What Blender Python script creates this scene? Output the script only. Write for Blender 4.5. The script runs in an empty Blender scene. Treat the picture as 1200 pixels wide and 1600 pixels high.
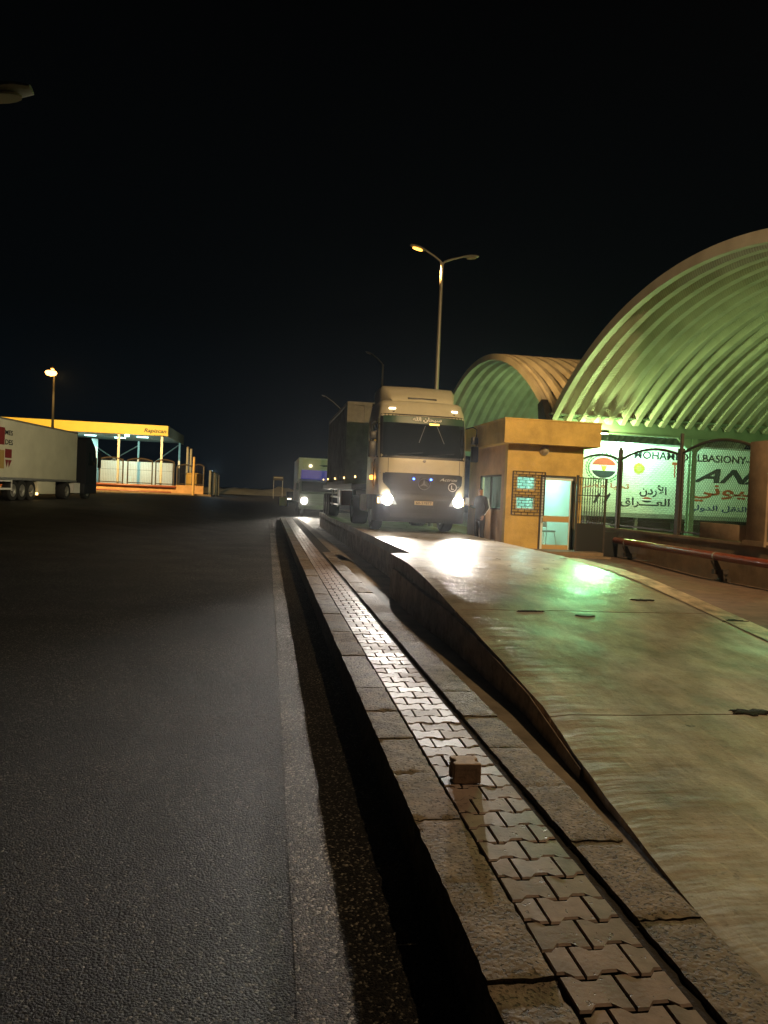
import bpy, bmesh, math, random
from mathutils import Vector, Matrix, noise
random.seed(7)
R = math.radians
S = bpy.context.scene
COL = S.collection
# ------------------------------------------------------------------ camera
PITCH, YAW, ROLL, FPX = R(-1.4), R(9.06), R(2.5), 1150.0
CP = Vector((0, 0, 1.87)); HAZE = .00026
FW = Vector((math.sin(YAW)*math.cos(PITCH), math.cos(YAW)*math.cos(PITCH), math.sin(PITCH)))
r0 = Vector((math.cos(YAW), -math.sin(YAW), 0)); u0 = r0.cross(FW)
RT = math.cos(ROLL)*r0 + math.sin(ROLL)*u0
UP = -math.sin(ROLL)*r0 + math.cos(ROLL)*u0
cam = bpy.data.cameras.new('camera'); co = bpy.data.objects.new('camera', cam); COL.objects.link(co)
m = Matrix((RT, UP, -FW)).transposed().to_4x4(); m.translation = CP
co.matrix_world = m
cam.sensor_fit = 'HORIZONTAL'; cam.sensor_width = 36; cam.lens = 36*FPX/1200
cam.clip_start = .05; cam.clip_end = 2500
S.camera = co
def at(px, py, ax, val):
    """point of the known plane (axis = val) seen at photo pixel px, py"""
    d = FW + RT*((px-600)/FPX) + UP*((800-py)/FPX)
    return CP + d*((val-CP[ax])/d[ax])
def on(px, py, p0, n):
    d = FW + RT*((px-600)/FPX) + UP*((800-py)/FPX)
    return CP + d*((Vector(p0)-CP).dot(n)/d.dot(n))
# ------------------------------------------------------------------ world: night sky
w = bpy.data.worlds.new('World'); S.world = w; w.use_nodes = True
nt = w.node_tree; sky = nt.nodes.new('ShaderNodeTexSky'); sky.sky_type = 'NISHITA'; sky.sun_disc = False
sky.sun_elevation = R(-4.5); sky.sun_rotation = R(175); sky.air_density = 1.5
nt.nodes['Background'].inputs[1].default_value = .05
nt.links.new(sky.outputs[0], nt.nodes['Background'].inputs[0])
# faint town glow low over the horizon
tc0 = nt.nodes.new('ShaderNodeTexCoord'); sp0 = nt.nodes.new('ShaderNodeSeparateXYZ'); nt.links.new(tc0.outputs['Generated'], sp0.inputs[0])
cr0 = nt.nodes.new('ShaderNodeValToRGB'); e0 = cr0.color_ramp.elements
e0[0].position = 0; e0[0].color = (.0022, .0045, .0068, 1); e0[1].position = .62; e0[1].color = (.0003, .0003, .0003, 1)
m0 = e0.new(.22); m0.color = (.0009, .0017, .0022, 1)
nt.links.new(sp0.outputs['Z'], cr0.inputs['Fac']); bg2 = nt.nodes.new('ShaderNodeBackground'); nt.links.new(cr0.outputs[0], bg2.inputs[0])
ad0 = nt.nodes.new('ShaderNodeAddShader'); nt.links.new(nt.nodes['Background'].outputs[0], ad0.inputs[0]); nt.links.new(bg2.outputs[0], ad0.inputs[1])
nt.links.new(ad0.outputs[0], nt.nodes['World Output'].inputs[0])
S.view_settings.view_transform = 'Standard'; S.view_settings.look = 'None'
S.view_settings.exposure = 0; S.view_settings.gamma = 1
S.cycles.use_denoising = True
S.cycles.max_bounces = 6; S.cycles.caustics_reflective = False; S.cycles.caustics_refractive = False
S.cycles.sample_clamp_indirect = 4
SODIUM = (1, .56, .17); GREEN = (.66, 1, .32); WARM = (1, .9, .72); CYAN = (.45, 1, .9)
def point(name, loc, power, color, size=.15, parent=None):
    l = bpy.data.lights.new(name, 'POINT'); l.energy = power; l.color = color; l.shadow_soft_size = size
    o = bpy.data.objects.new(name, l); COL.objects.link(o); o.location = loc
    if parent: o.parent = parent
    return o
def spot(name, loc, target, power, color, angle=120, blend=.6, size=.1, parent=None):
    l = bpy.data.lights.new(name, 'SPOT'); l.energy = power; l.color = color; l.shadow_soft_size = size
    l.spot_size = R(angle); l.spot_blend = blend
    o = bpy.data.objects.new(name, l); COL.objects.link(o); o.location = loc
    o.rotation_euler = (Vector(target)-Vector(loc)).to_track_quat('-Z', 'Y').to_euler()
    if parent: o.parent = parent
    return o
# ------------------------------------------------------------------ materials
def mat(name, col, rough=.6, metal=0, bump=0, bscale=30, var=0, vscale=3, emit=None, estr=0, spec=.5, coat=0, trans=0, alpha=1, dark=None, bdist=.01):
    m = bpy.data.materials.new(name); m.use_nodes = True
    n = m.node_tree.nodes; l = m.node_tree.links; b = n['Principled BSDF']
    b.inputs['Base Color'].default_value = (*col, 1); b.inputs['Roughness'].default_value = rough
    b.inputs['Metallic'].default_value = metal; b.inputs['Specular IOR Level'].default_value = spec
    b.inputs['Coat Weight'].default_value = coat; b.inputs['Transmission Weight'].default_value = trans
    b.inputs['Alpha'].default_value = alpha
    if emit: b.inputs['Emission Color'].default_value = (*emit, 1); b.inputs['Emission Strength'].default_value = estr
    tc = n.new('ShaderNodeTexCoord')
    if var:
        t = n.new('ShaderNodeTexNoise'); t.inputs['Scale'].default_value = vscale; t.inputs['Detail'].default_value = 8
        t.inputs['Roughness'].default_value = .65
        l.new(tc.outputs['Object'], t.inputs['Vector'])
        r = n.new('ShaderNodeValToRGB'); dk = dark or tuple(c*(1-var) for c in col)
        r.color_ramp.elements[0].position = .34; r.color_ramp.elements[0].color = (*dk, 1)
        r.color_ramp.elements[1].position = .64; r.color_ramp.elements[1].color = (*[min(1, c*(1+var*.35)) for c in col], 1)
        l.new(t.outputs['Fac'], r.inputs['Fac']); l.new(r.outputs['Color'], b.inputs['Base Color'])
    if bump:
        t = n.new('ShaderNodeTexNoise'); t.inputs['Scale'].default_value = bscale; t.inputs['Detail'].default_value = 5
        l.new(tc.outputs['Object'], t.inputs['Vector'])
        bp = n.new('ShaderNodeBump'); bp.inputs['Strength'].default_value = bump; bp.inputs['Distance'].default_value = bdist
        l.new(t.outputs['Fac'], bp.inputs['Height']); l.new(bp.outputs['Normal'], b.inputs['Normal'])
    m['b'] = 1
    return m
M = {}
def asphalt(name='asphalt', lo=(.006, .0055, .005), mid=(.026, .023, .02), hi=(.4, .36, .3), ph=.98):
    m = bpy.data.materials.new(name); m.use_nodes = True
    n = m.node_tree.nodes; l = m.node_tree.links; b = n['Principled BSDF']
    tc = n.new('ShaderNodeTexCoord')
    v = n.new('ShaderNodeTexVoronoi'); v.inputs['Scale'].default_value = 92; l.new(tc.outputs['Object'], v.inputs['Vector'])
    t = n.new('ShaderNodeTexNoise'); t.inputs['Scale'].default_value = 260; t.inputs['Detail'].default_value = 3; l.new(tc.outputs['Object'], t.inputs['Vector'])
    big = n.new('ShaderNodeTexNoise'); big.inputs['Scale'].default_value = .8; big.inputs['Detail'].default_value = 7; l.new(tc.outputs['Object'], big.inputs['Vector'])
    r = n.new('ShaderNodeValToRGB'); e = r.color_ramp.elements
    e[0].position = .25; e[0].color = (*lo, 1); e[1].position = ph; e[1].color = (*hi, 1); k_ = e.new(.72); k_.color = (*mid, 1)
    l.new(v.outputs['Color'], r.inputs['Fac'])
    r2 = n.new('ShaderNodeMapRange'); r2.inputs['From Min'].default_value = .3; r2.inputs['From Max'].default_value = .7
    r2.inputs['To Min'].default_value = .45; r2.inputs['To Max'].default_value = 1.45
    l.new(big.outputs['Fac'], r2.inputs['Value'])
    mx = n.new('ShaderNodeVectorMath'); mx.operation = 'SCALE'
    l.new(r.outputs['Color'], mx.inputs[0]); l.new(r2.outputs['Result'], mx.inputs['Scale']); l.new(mx.outputs[0], b.inputs['Base Color'])
    ad = n.new('ShaderNodeMath'); ad.operation = 'MULTIPLY_ADD'; ad.inputs[1].default_value = -1.0
    l.new(v.outputs['Distance'], ad.inputs[0]); l.new(t.outputs['Fac'], ad.inputs[2])
    bp = n.new('ShaderNodeBump'); bp.inputs['Strength'].default_value = 1; bp.inputs['Distance'].default_value = .019
    l.new(ad.outputs[0], bp.inputs['Height']); l.new(bp.outputs['Normal'], b.inputs['Normal'])
    b.inputs['Roughness'].default_value = .6; b.inputs['Specular IOR Level'].default_value = .22
    return m
def concrete_slab():
    m = bpy.data.materials.new('worn concrete slab'); m.use_nodes = True
    n = m.node_tree.nodes; l = m.node_tree.links; b = n['Principled BSDF']
    tc = n.new('ShaderNodeTexCoord')
    def noi(sc, det=6, stretch=None, rot=0, rough=.6):
        mp = n.new('ShaderNodeMapping'); l.new(tc.outputs['Object'], mp.inputs['Vector'])
        if stretch: mp.inputs['Scale'].default_value = stretch
        mp.inputs['Rotation'].default_value = (0, 0, rot)
        t = n.new('ShaderNodeTexNoise'); t.inputs['Scale'].default_value = sc; t.inputs['Detail'].default_value = det
        t.inputs['Roughness'].default_value = rough
        l.new(mp.outputs[0], t.inputs['Vector']); return t
    def ramp(src, a, ca, c, cc):
        r = n.new('ShaderNodeValToRGB'); r.color_ramp.elements[0].position = a; r.color_ramp.elements[0].color = (*ca, 1)
        r.color_ramp.elements[1].position = c; r.color_ramp.elements[1].color = (*cc, 1); l.new(src, r.inputs['Fac']); return r
    def mul(a, c, f=1):
        x = n.new('ShaderNodeMix'); x.data_type = 'RGBA'; x.blend_type = 'MULTIPLY'; x.inputs[0].default_value = f
        l.new(a, x.inputs[6]); l.new(c, x.inputs[7]); return x.outputs[2]
    base = ramp(noi(1.3, 12, None, 0, .74).outputs['Fac'], .34, (.25, .225, .19), .66, (.54, .5, .43))
    streak = ramp(noi(2.2, 8, (1.7, .5, 1), R(9)).outputs['Fac'], .35, (.45, .44, .42), .6, (1, 1, 1))       # tyre marks along the ramp
    blot = ramp(noi(.9, 9).outputs['Fac'], .38, (.55, .5, .42), .55, (1, 1, 1))
    spk = ramp(noi(30, 8, None, 0, .7).outputs['Fac'], .3, (.3, .28, .26), .44, (1, 1, 1))
    dust = ramp(noi(1.6, 8, None, .5).outputs['Fac'], .42, (1, .9, .68), .6, (1, 1, 1))
    scr = ramp(noi(5, 9, (5, .25, 1), R(28), .7).outputs['Fac'], .56, (1, 1, 1), .66, (1.5, 1.45, 1.35))
    pit = ramp(noi(7, 3).outputs['Fac'], .22, (.25, .23, .2), .3, (1, 1, 1))
    c = mul(mul(mul(mul(mul(mul(base.outputs[0], streak.outputs[0], .6), blot.outputs[0], .55), spk.outputs[0], .6), dust.outputs[0], .5), scr.outputs[0], .5), pit.outputs[0], 1)
    l.new(c, b.inputs['Base Color'])
    rr = n.new('ShaderNodeMapRange'); rr.inputs['From Min'].default_value = .3; rr.inputs['From Max'].default_value = .7
    rr.inputs['To Min'].default_value = .25; rr.inputs['To Max'].default_value = .42
    l.new(noi(2.2, 8, (1.3, .8, 1)).outputs['Fac'], rr.inputs['Value'])
    s2 = n.new('ShaderNodeSeparateXYZ'); l.new(tc.outputs['Object'], s2.inputs[0])
    ry = n.new('ShaderNodeMapRange'); ry.inputs['From Min'].default_value = 6; ry.inputs['From Max'].default_value = 11; ry.inputs['To Min'].default_value = .32; ry.inputs['To Max'].default_value = 0
    l.new(s2.outputs['Y'], ry.inputs['Value'])
    rx = n.new('ShaderNodeMapRange'); rx.inputs['From Min'].default_value = 2.4; rx.inputs['From Max'].default_value = 3.8; rx.inputs['To Min'].default_value = .3; rx.inputs['To Max'].default_value = 0
    l.new(s2.outputs['X'], rx.inputs['Value'])
    a1 = n.new('ShaderNodeMath'); a1.operation = 'MAXIMUM'; l.new(ry.outputs[0], a1.inputs[0]); l.new(rx.outputs[0], a1.inputs[1])
    a2 = n.new('ShaderNodeMath'); l.new(rr.outputs[0], a2.inputs[0]); l.new(a1.outputs[0], a2.inputs[1]); l.new(a2.outputs[0], b.inputs['Roughness'])
    b.inputs['Specular IOR Level'].default_value = .5
    # trowel ridges near the left edge + fine grain
    ridg = noi(1.0, 3, (1.3, 6, 1), R(-5), .5)
    sx = n.new('ShaderNodeSeparateXYZ'); l.new(tc.outputs['Object'], sx.inputs[0])
    edge = n.new('ShaderNodeMapRange'); edge.inputs['From Min'].default_value = 2.3; edge.inputs['From Max'].default_value = 3.1
    edge.inputs['To Min'].default_value = 1; edge.inputs['To Max'].default_value = .0; l.new(sx.outputs['X'], edge.inputs['Value'])
    mm = n.new('ShaderNodeMath'); mm.operation = 'MULTIPLY'; l.new(ridg.outputs['Fac'], mm.inputs[0]); l.new(edge.outputs[0], mm.inputs[1])
    b1 = n.new('ShaderNodeBump'); b1.inputs['Strength'].default_value = .8; b1.inputs['Distance'].default_value = .034
    l.new(mm.outputs[0], b1.inputs['Height'])
    b2 = n.new('ShaderNodeBump'); b2.inputs['Strength'].default_value = .6; b2.inputs['Distance'].default_value = .005
    l.new(noi(45, 5).outputs['Fac'], b2.inputs['Height']); l.new(b1.outputs['Normal'], b2.inputs['Normal'])
    b3 = n.new('ShaderNodeBump'); b3.inputs['Strength'].default_value = .3; b3.inputs['Distance'].default_value = .006
    l.new(noi(3.5, 7, (1.3, 1, 1)).outputs['Fac'], b3.inputs['Height']); l.new(b2.outputs['Normal'], b3.inputs['Normal'])
    b4 = n.new('ShaderNodeBump'); b4.inputs['Strength'].default_value = .6; b4.inputs['Distance'].default_value = .05
    l.new(noi(1.1, 4).outputs['Fac'], b4.inputs['Height']); l.new(b3.outputs['Normal'], b4.inputs['Normal'])
    l.new(b4.outputs['Normal'], b.inputs['Normal'])
    return m
def vault_metal():
    m = bpy.data.materials.new('crimped arch panel steel'); m.use_nodes = True
    n = m.node_tree.nodes; l = m.node_tree.links; b = n['Principled BSDF']
    b.inputs['Base Color'].default_value = (.55, .52, .44, 1); b.inputs['Roughness'].default_value = .5; b.inputs['Metallic'].default_value = .15
    uv = n.new('ShaderNodeUVMap'); uv.uv_map = 'arc'
    wv = n.new('ShaderNodeTexWave'); wv.bands_direction = 'X'; wv.inputs['Scale'].default_value = 3.3
    l.new(uv.outputs[0], wv.inputs['Vector'])
    bp = n.new('ShaderNodeBump'); bp.inputs['Strength'].default_value = .6; bp.inputs['Distance'].default_value = .02
    l.new(wv.outputs['Fac'], bp.inputs['Height']); l.new(bp.outputs['Normal'], b.inputs['Normal'])
    tc = n.new('ShaderNodeTexCoord'); t = n.new('ShaderNodeTexNoise'); t.inputs['Scale'].default_value = .8; t.inputs['Detail'].default_value = 6
    l.new(tc.outputs['Object'], t.inputs['Vector'])
    r = n.new('ShaderNodeValToRGB'); r.color_ramp.elements[0].position = .3; r.color_ramp.elements[0].color = (.42, .39, .32, 1)
    r.color_ramp.elements[1].position = .6; r.color_ramp.elements[1].color = (.58, .55, .47, 1)
    l.new(t.outputs['Fac'], r.inputs['Fac']); l.new(r.outputs[0], b.inputs['Base Color'])
    return m
M['asphalt'] = asphalt(); M['slab'] = concrete_slab(); M['vault'] = vault_metal()
M['paint_line'] = asphalt('worn road paint', (.03, .028, .025), (.2, .18, .155), (.7, .64, .56), .85)
M['kerb'] = mat('kerb concrete', (.21, .16, .11), .75, spec=.35, bump=.7, bscale=48, var=.5, vscale=9, bdist=.012)
M['paver'] = mat('paving block', (.25, .18, .15), .5, spec=.3, bump=.4, bscale=60, var=.35, vscale=7, bdist=.003)
def per_block(m, amt=.35, ra=.42, rb=.66):
    n = m.node_tree.nodes; l = m.node_tree.links; b = n['Principled BSDF']; src = b.inputs['Base Color'].links[0].from_socket
    g_ = n.new('ShaderNodeNewGeometry'); r = n.new('ShaderNodeMapRange'); r.inputs['To Min'].default_value = 1-amt; r.inputs['To Max'].default_value = 1+amt*.6
    l.new(g_.outputs['Random Per Island'], r.inputs['Value']); x = n.new('ShaderNodeVectorMath'); x.operation = 'SCALE'
    l.new(src, x.inputs[0]); l.new(r.outputs[0], x.inputs['Scale']); l.new(x.outputs[0], b.inputs['Base Color'])
    r2 = n.new('ShaderNodeMapRange'); r2.inputs['To Min'].default_value = ra; r2.inputs['To Max'].default_value = rb
    l.new(g_.outputs['Random Per Island'], r2.inputs['Value']); l.new(r2.outputs[0], b.inputs['Roughness'])
def pits(m, sc=55, a=.36, b_=.44, dk=.35):
    n = m.node_tree.nodes; l = m.node_tree.links; b = n['Principled BSDF']; src = b.inputs['Base Color'].links[0].from_socket
    tc = n.new('ShaderNodeTexCoord'); t = n.new('ShaderNodeTexNoise'); t.inputs['Scale'].default_value = sc; t.inputs['Detail'].default_value = 4; l.new(tc.outputs['Object'], t.inputs['Vector'])
    r = n.new('ShaderNodeMapRange'); r.inputs['From Min'].default_value = a; r.inputs['From Max'].default_value = b_; r.inputs['To Min'].default_value = dk; r.inputs['To Max'].default_value = 1
    l.new(t.outputs['Fac'], r.inputs['Value']); x = n.new('ShaderNodeVectorMath'); x.operation = 'SCALE'
    l.new(src, x.inputs[0]); l.new(r.outputs[0], x.inputs['Scale']); l.new(x.outputs[0], b.inputs['Base Color'])
    bp = n.new('ShaderNodeBump'); bp.inputs['Strength'].default_value = .9; bp.inputs['Distance'].default_value = .008; l.new(r.outputs[0], bp.inputs['Height'])
    if b.inputs['Normal'].links: l.new(b.inputs['Normal'].links[0].from_socket, bp.inputs['Normal'])
    l.new(bp.outputs['Normal'], b.inputs['Normal'])
pits(M['kerb']); pits(M['paver'], 30, .3, .34, .6)
per_block(M['paver'], .25, .46, .6); per_block(M['kerb'], .2, .7, .85)
M['dirt'] = mat('joint dirt', (.022, .018, .015), .95, bump=.6, bscale=50)
M['edgecon'] = mat('rough ramp side concrete', (.46, .35, .25), .85, bump=.6, bscale=14, var=.45, vscale=2.5); pits(M['edgecon'], 9, .3, .5, .55)
M['floorcon'] = mat('dusty lane floor', (.2, .16, .11), .85, bump=.5, bscale=20, var=.45, vscale=1.6)
M['brickground'] = mat('reddish block paving', (.16, .105, .075), .7, bump=.5, bscale=25, var=.4, vscale=4)
M['yard'] = mat('yard concrete', (.22, .21, .18), .6, var=.4, vscale=1)
M['sand'] = mat('pale sand', (.42, .38, .3), .95, bump=.6, bscale=3, var=.3, vscale=.4, bdist=.2)
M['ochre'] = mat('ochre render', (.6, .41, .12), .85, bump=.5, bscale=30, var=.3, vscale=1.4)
M['ochre_dirty'] = mat('stained ochre render', (.5, .3, .15), .85, bump=.35, bscale=40, var=.3, vscale=1.2)  # darker, browner version of the ochre, mottled
M['wallbrown'] = mat('brown painted wall', (.22, .155, .1), .8, bump=.4, bscale=25, var=.35, vscale=2)
M['cream'] = mat('cream truck paint', (.6, .56, .43), .32, coat=.4, var=.08, vscale=4)
M['darkplastic'] = mat('dark grey plastic', (.014, .016, .022), .5, bump=.2, bscale=80)
M['black'] = mat('black paint', (.012, .012, .012), .45)
M['iron'] = mat('dark painted iron', (.045, .035, .028), .5, bump=.3, bscale=60, var=.3, vscale=8)
M['rubber'] = mat('tyre rubber', (.018, .018, .018), .85, bump=.3, bscale=40)
M['steel'] = mat('galvanised steel', (.42, .42, .4), .45, metal=.7, var=.2, vscale=5)
M['chrome'] = mat('bright metal', (.7, .7, .7), .15, metal=1)
M['glassdark'] = mat('windscreen glass', (.01, .015, .017), .03, spec=.4)
M['white'] = mat('white paint', (.74, .73, .7), .45, var=.08, vscale=2)
M['trailerwhite'] = mat('white trailer panel', (.72, .73, .68), .4, var=.1, vscale=1.5, bump=.1, bscale=3)
M['refwhite'] = mat('cream trailer panel', (.62, .6, .47), .5, var=.12, vscale=.8, bump=.1, bscale=2)
M['container'] = mat('weathered grey container', (.2, .185, .16), .75, bump=.2, bscale=12, var=.35, vscale=2)
M['ink'] = mat('black lettering', (.015, .02, .03), .6)
M['inkred'] = mat('red brown lettering', (.45, .07, .02), .6)
M['inkblue'] = mat('dark blue lettering', (.02, .04, .16), .6)
M['inkgreen'] = mat('green lettering', (.01, .16, .06), .6)
M['gold'] = mat('golden print', (.5, .36, .04), .6)
M['flagred'] = mat('flag red', (.5, .06, .03), .6)
M['whitetext'] = mat('white lettering', (.85, .85, .85), .5)
M['railred'] = mat('red brown pipe paint', (.22, .05, .03), .3, bump=.15, bscale=20, var=.3, vscale=6, coat=.3)
M['yellow'] = mat('yellow fascia', (.78, .6, .1), .5, var=.06, vscale=1)
M['pole'] = mat('lamp pole grey', (.3, .29, .25), .5, metal=.4)
M['greenbeam'] = mat('pale green beam paint', (.2, .26, .2), .5, var=.15, vscale=2)
M['orangewood'] = mat('tan door rail', (.5, .33, .13), .5)
M['alu'] = mat('white aluminium frame', (.72, .78, .76), .35)
M['inwall'] = mat('booth inner wall', (.68, .72, .66), .8, bump=.2, bscale=30)
M['curtain'] = mat('frosted window film', (.32, .42, .4), .7, var=.15, vscale=6)
M['greyseat'] = mat('grey seat plastic', (.1, .13, .14), .45)
M['cloth'] = mat('dark jacket cloth', (.02, .02, .024), .9, bump=.4, bscale=40)
M['trouser'] = mat('dark trouser cloth', (.018, .018, .024), .9, bump=.4, bscale=40)
M['skin'] = mat('skin', (.36, .2, .13), .6)
M['hair'] = mat('black hair', (.01, .008, .007), .7)
M['paper'] = mat('paper', (.75, .74, .7), .8)
M['glass'] = mat('clear window glass', (.6, .8, .75), .03, alpha=.13)
M['head'] = mat('lit headlamp', (1, 1, 1), .2, emit=(1, .93, .8), estr=60)
M['headlens'] = mat('headlamp lens', (.12, .12, .13), .1, emit=(1, .93, .8), estr=.35)
M['amber'] = mat('lit amber lamp', (.9, .4, .05), .3, emit=(1, .36, .03), estr=9)
M['amber_s'] = mat('lit small marker', (.9, .6, .2), .3, emit=(1, .62, .2), estr=7)
M['marker'] = mat('lit roof marker', (.9, .9, .8), .3, emit=(1, .85, .6), estr=7)
M['blue'] = mat('lit blue lamp', (.1, .2, .9), .3, emit=(.05, .15, 1), estr=14)
M['cablamp'] = mat('lit cab lamp', (.9, .7, .2), .3, emit=(1, .62, .12), estr=2.5)  # glow that stands for glare on the windscreen, not a lamp
M['sodium'] = mat('lit sodium lamp', (1, .7, .3), .3, emit=(1, .47, .1), estr=9)
M['sodium_w'] = mat('weak sodium lamp', (1, .7, .3), .3, emit=(1, .4, .06), estr=5)
M['lampoff'] = mat('unlit lamp glass', (.35, .3, .22), .3)
M['fluo'] = mat('lit cool tube', (1, 1, 1), .3, emit=(.5, 1, .95), estr=10)
M['fluo_g'] = mat('lit green floodlight', (1, 1, 1), .3, emit=GREEN, estr=40)
M['plate'] = mat('number plate', (.6, .5, .36), .4)
M['rimgrey'] = mat('wheel rim', (.3, .29, .27), .45, metal=.5)
# ------------------------------------------------------------------ mesh helpers
class MB:
    def __init__(s, T=None): s.v = []; s.f = []; s.m = []; s.T = T
    def add(s, vs, fs, mi=0):
        o = len(s.v); s.v += [Vector(x) for x in vs]; s.f += [tuple(i+o for i in f) for f in fs]; s.m += [mi]*len(fs); return s
    def box(s, a, b, mi=0, bev=0):
        x0, x1 = sorted((a[0], b[0])); y0, y1 = sorted((a[1], b[1])); z0, z1 = sorted((a[2], b[2]))
        if not bev:
            s.add([(x0,y0,z0),(x1,y0,z0),(x1,y1,z0),(x0,y1,z0),(x0,y0,z1),(x1,y0,z1),(x1,y1,z1),(x0,y1,z1)],
                  [(0,3,2,1),(4,5,6,7),(0,1,5,4),(1,2,6,5),(2,3,7,6),(3,0,4,7)], mi)
        else:
            bm = bmesh.new(); bmesh.ops.create_cube(bm, size=1)
            for v in bm.verts: v.co = Vector(((x0+x1)/2+v.co.x*(x1-x0), (y0+y1)/2+v.co.y*(y1-y0), (z0+z1)/2+v.co.z*(z1-z0)))
            bmesh.ops.bevel(bm, geom=bm.edges[:], offset=bev, segments=2, affect='EDGES', profile=.5)
            bm.verts.index_update(); s.add([v.co.copy() for v in bm.verts], [[v.index for v in f.verts] for f in bm.faces], mi); bm.free()
        return s
    def cyl(s, a, b, r, r2=None, n=12, mi=0, cap=True):
        a, b = Vector(a), Vector(b); r2 = r if r2 is None else r2; d = (b-a).normalized()
        u = d.orthogonal().normalized(); w_ = d.cross(u)
        vs = [a+(u*math.cos(t)+w_*math.sin(t))*r for t in [2*math.pi*i/n for i in range(n)]] + [b+(u*math.cos(t)+w_*math.sin(t))*r2 for t in [2*math.pi*i/n for i in range(n)]]
        fs = [(i, (i+1) % n, n+(i+1) % n, n+i) for i in range(n)]
        if cap: fs += [tuple(range(n-1, -1, -1)), tuple(range(n, 2*n))]
        return s.add(vs, fs, mi)
    def tube(s, pts, r, n=8, mi=0):
        pts = [Vector(p) for p in pts]; rings = []; u = None
        for i, p in enumerate(pts):
            d = (pts[min(i+1, len(pts)-1)]-pts[max(i-1, 0)]).normalized()
            u = d.orthogonal().normalized() if u is None else (u-d*u.dot(d)).normalized()
            w_ = d.cross(u); rr = r[i] if isinstance(r, (list, tuple)) else r
            rings += [p+(u*math.cos(2*math.pi*k/n)+w_*math.sin(2*math.pi*k/n))*rr for k in range(n)]
        fs = [(i*n+k, i*n+(k+1) % n, (i+1)*n+(k+1) % n, (i+1)*n+k) for i in range(len(pts)-1) for k in range(n)]
        fs += [tuple(range(n-1, -1, -1)), tuple(range((len(pts)-1)*n, len(pts)*n))]
        return s.add(rings, fs, mi)
    def prism(s, poly, off, mi=0):
        n = len(poly); off = Vector(off); p = [Vector(q) for q in poly]
        return s.add(p+[q+off for q in p], [tuple(range(n-1, -1, -1)), tuple(range(n, 2*n))]+[(i, (i+1) % n, n+(i+1) % n, n+i) for i in range(n)], mi)
    def lathe(s, c, ax, prof, n=24, mi=0):
        """prof: list of (distance along ax, radius)"""
        c = Vector(c); d = Vector(ax).normalized(); u = d.orthogonal().normalized(); w_ = d.cross(u); vs = []
        for h, r in prof: vs += [c+d*h+(u*math.cos(2*math.pi*k/n)+w_*math.sin(2*math.pi*k/n))*r for k in range(n)]
        return s.add(vs, [(i*n+k, i*n+(k+1) % n, (i+1)*n+(k+1) % n, (i+1)*n+k) for i in range(len(prof)-1) for k in range(n)], mi)
    def build(s, name, mats, parent=None, smooth=35, **tags):
        me = bpy.data.meshes.new(name); me.from_pydata([v[:] for v in s.v], [], s.f)
        for k in (mats if isinstance(mats, list) else [mats]): me.materials.append(M[k] if isinstance(k, str) else k)
        me.polygons.foreach_set('material_index', s.m)
        bm = bmesh.new(); bm.from_mesh(me); bmesh.ops.recalc_face_normals(bm, faces=bm.faces[:]); bm.to_mesh(me); bm.free()
        me.shade_smooth(); me.set_sharp_from_angle(angle=R(smooth)); me.update()
        o = bpy.data.objects.new(name, me); COL.objects.link(o)
        if parent: o.parent = parent
        for k, v in tags.items(): o[k] = v
        return o
def thing(name, label, category, loc=(0, 0, 0), rz=0, group=None):
    o = bpy.data.objects.new(name, None); COL.objects.link(o); o.location = loc; o.rotation_euler = (0, 0, rz)
    o['label'] = label; o['category'] = category
    if group: o['group'] = group
    return o
def tag(o, label, category, group=None):
    o['label'] = label; o['category'] = category
    if group: o['group'] = group
    return o
def copy_tree(o, parent=None):
    c = o.copy(); COL.objects.link(c); c.parent = parent
    for ch in o.children: copy_tree(ch, c)
    return c
def holes(mb, a, b, hs, axis, mi=0):
    """wall box a-b with rectangular holes hs=(u0,u1,z0,z1); axis: 0 = runs along x, 1 = runs along y"""
    u0, u1 = a[axis], b[axis]; z0, z1 = a[2], b[2]; q = 1-axis
    us = sorted({u0, u1, *[h[0] for h in hs], *[h[1] for h in hs]})
    for i in range(len(us)-1):
        c = (us[i]+us[i+1])/2; spans = sorted((h[2], h[3]) for h in hs if h[0] < c < h[1]); z = z0
        for s0, s1 in spans+[(z1, z1)]:
            if s0 > z+1e-4:
                lo = [0, 0, z]; hi = [0, 0, s0]; lo[axis] = us[i]; hi[axis] = us[i+1]; lo[q] = a[q]; hi[q] = b[q]
                mb.box(lo, hi, mi)
            z = max(z, s1)
AR = {'ا':(0xFE8D,0xFE8E),'أ':(0xFE83,0xFE84),'د':(0xFEA9,0xFEAA),'ر':(0xFEAD,0xFEAE),'و':(0xFEED,0xFEEE)}
for ch, b_ in dict(ب=0xFE8F,ت=0xFE95,ح=0xFEA1,س=0xFEB1,ص=0xFEB9,ع=0xFEC9,ق=0xFED5,ل=0xFEDD,م=0xFEE1,ن=0xFEE5,ه=0xFEE9,ي=0xFEF1).items():
    AR[ch] = (b_, b_+1, b_+2, b_+3)
AR['ـ'] = (0x640,)*4
def arab(s):
    s = s.replace('لأ', '\x01'); AR['\x01'] = (0xFEF7, 0xFEF8); out = []
    for wd in s.split(' '):
        g = ''
        for i, ch in enumerate(wd):
            pv = i > 0 and len(AR[wd[i-1]]) == 4; nx = i < len(wd)-1 and len(AR[ch]) == 4
            g += chr(AR[ch][3 if pv and nx else 1 if pv else 2 if nx else 0])
        out.append(g[::-1])
    return ' '.join(out[::-1])
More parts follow.
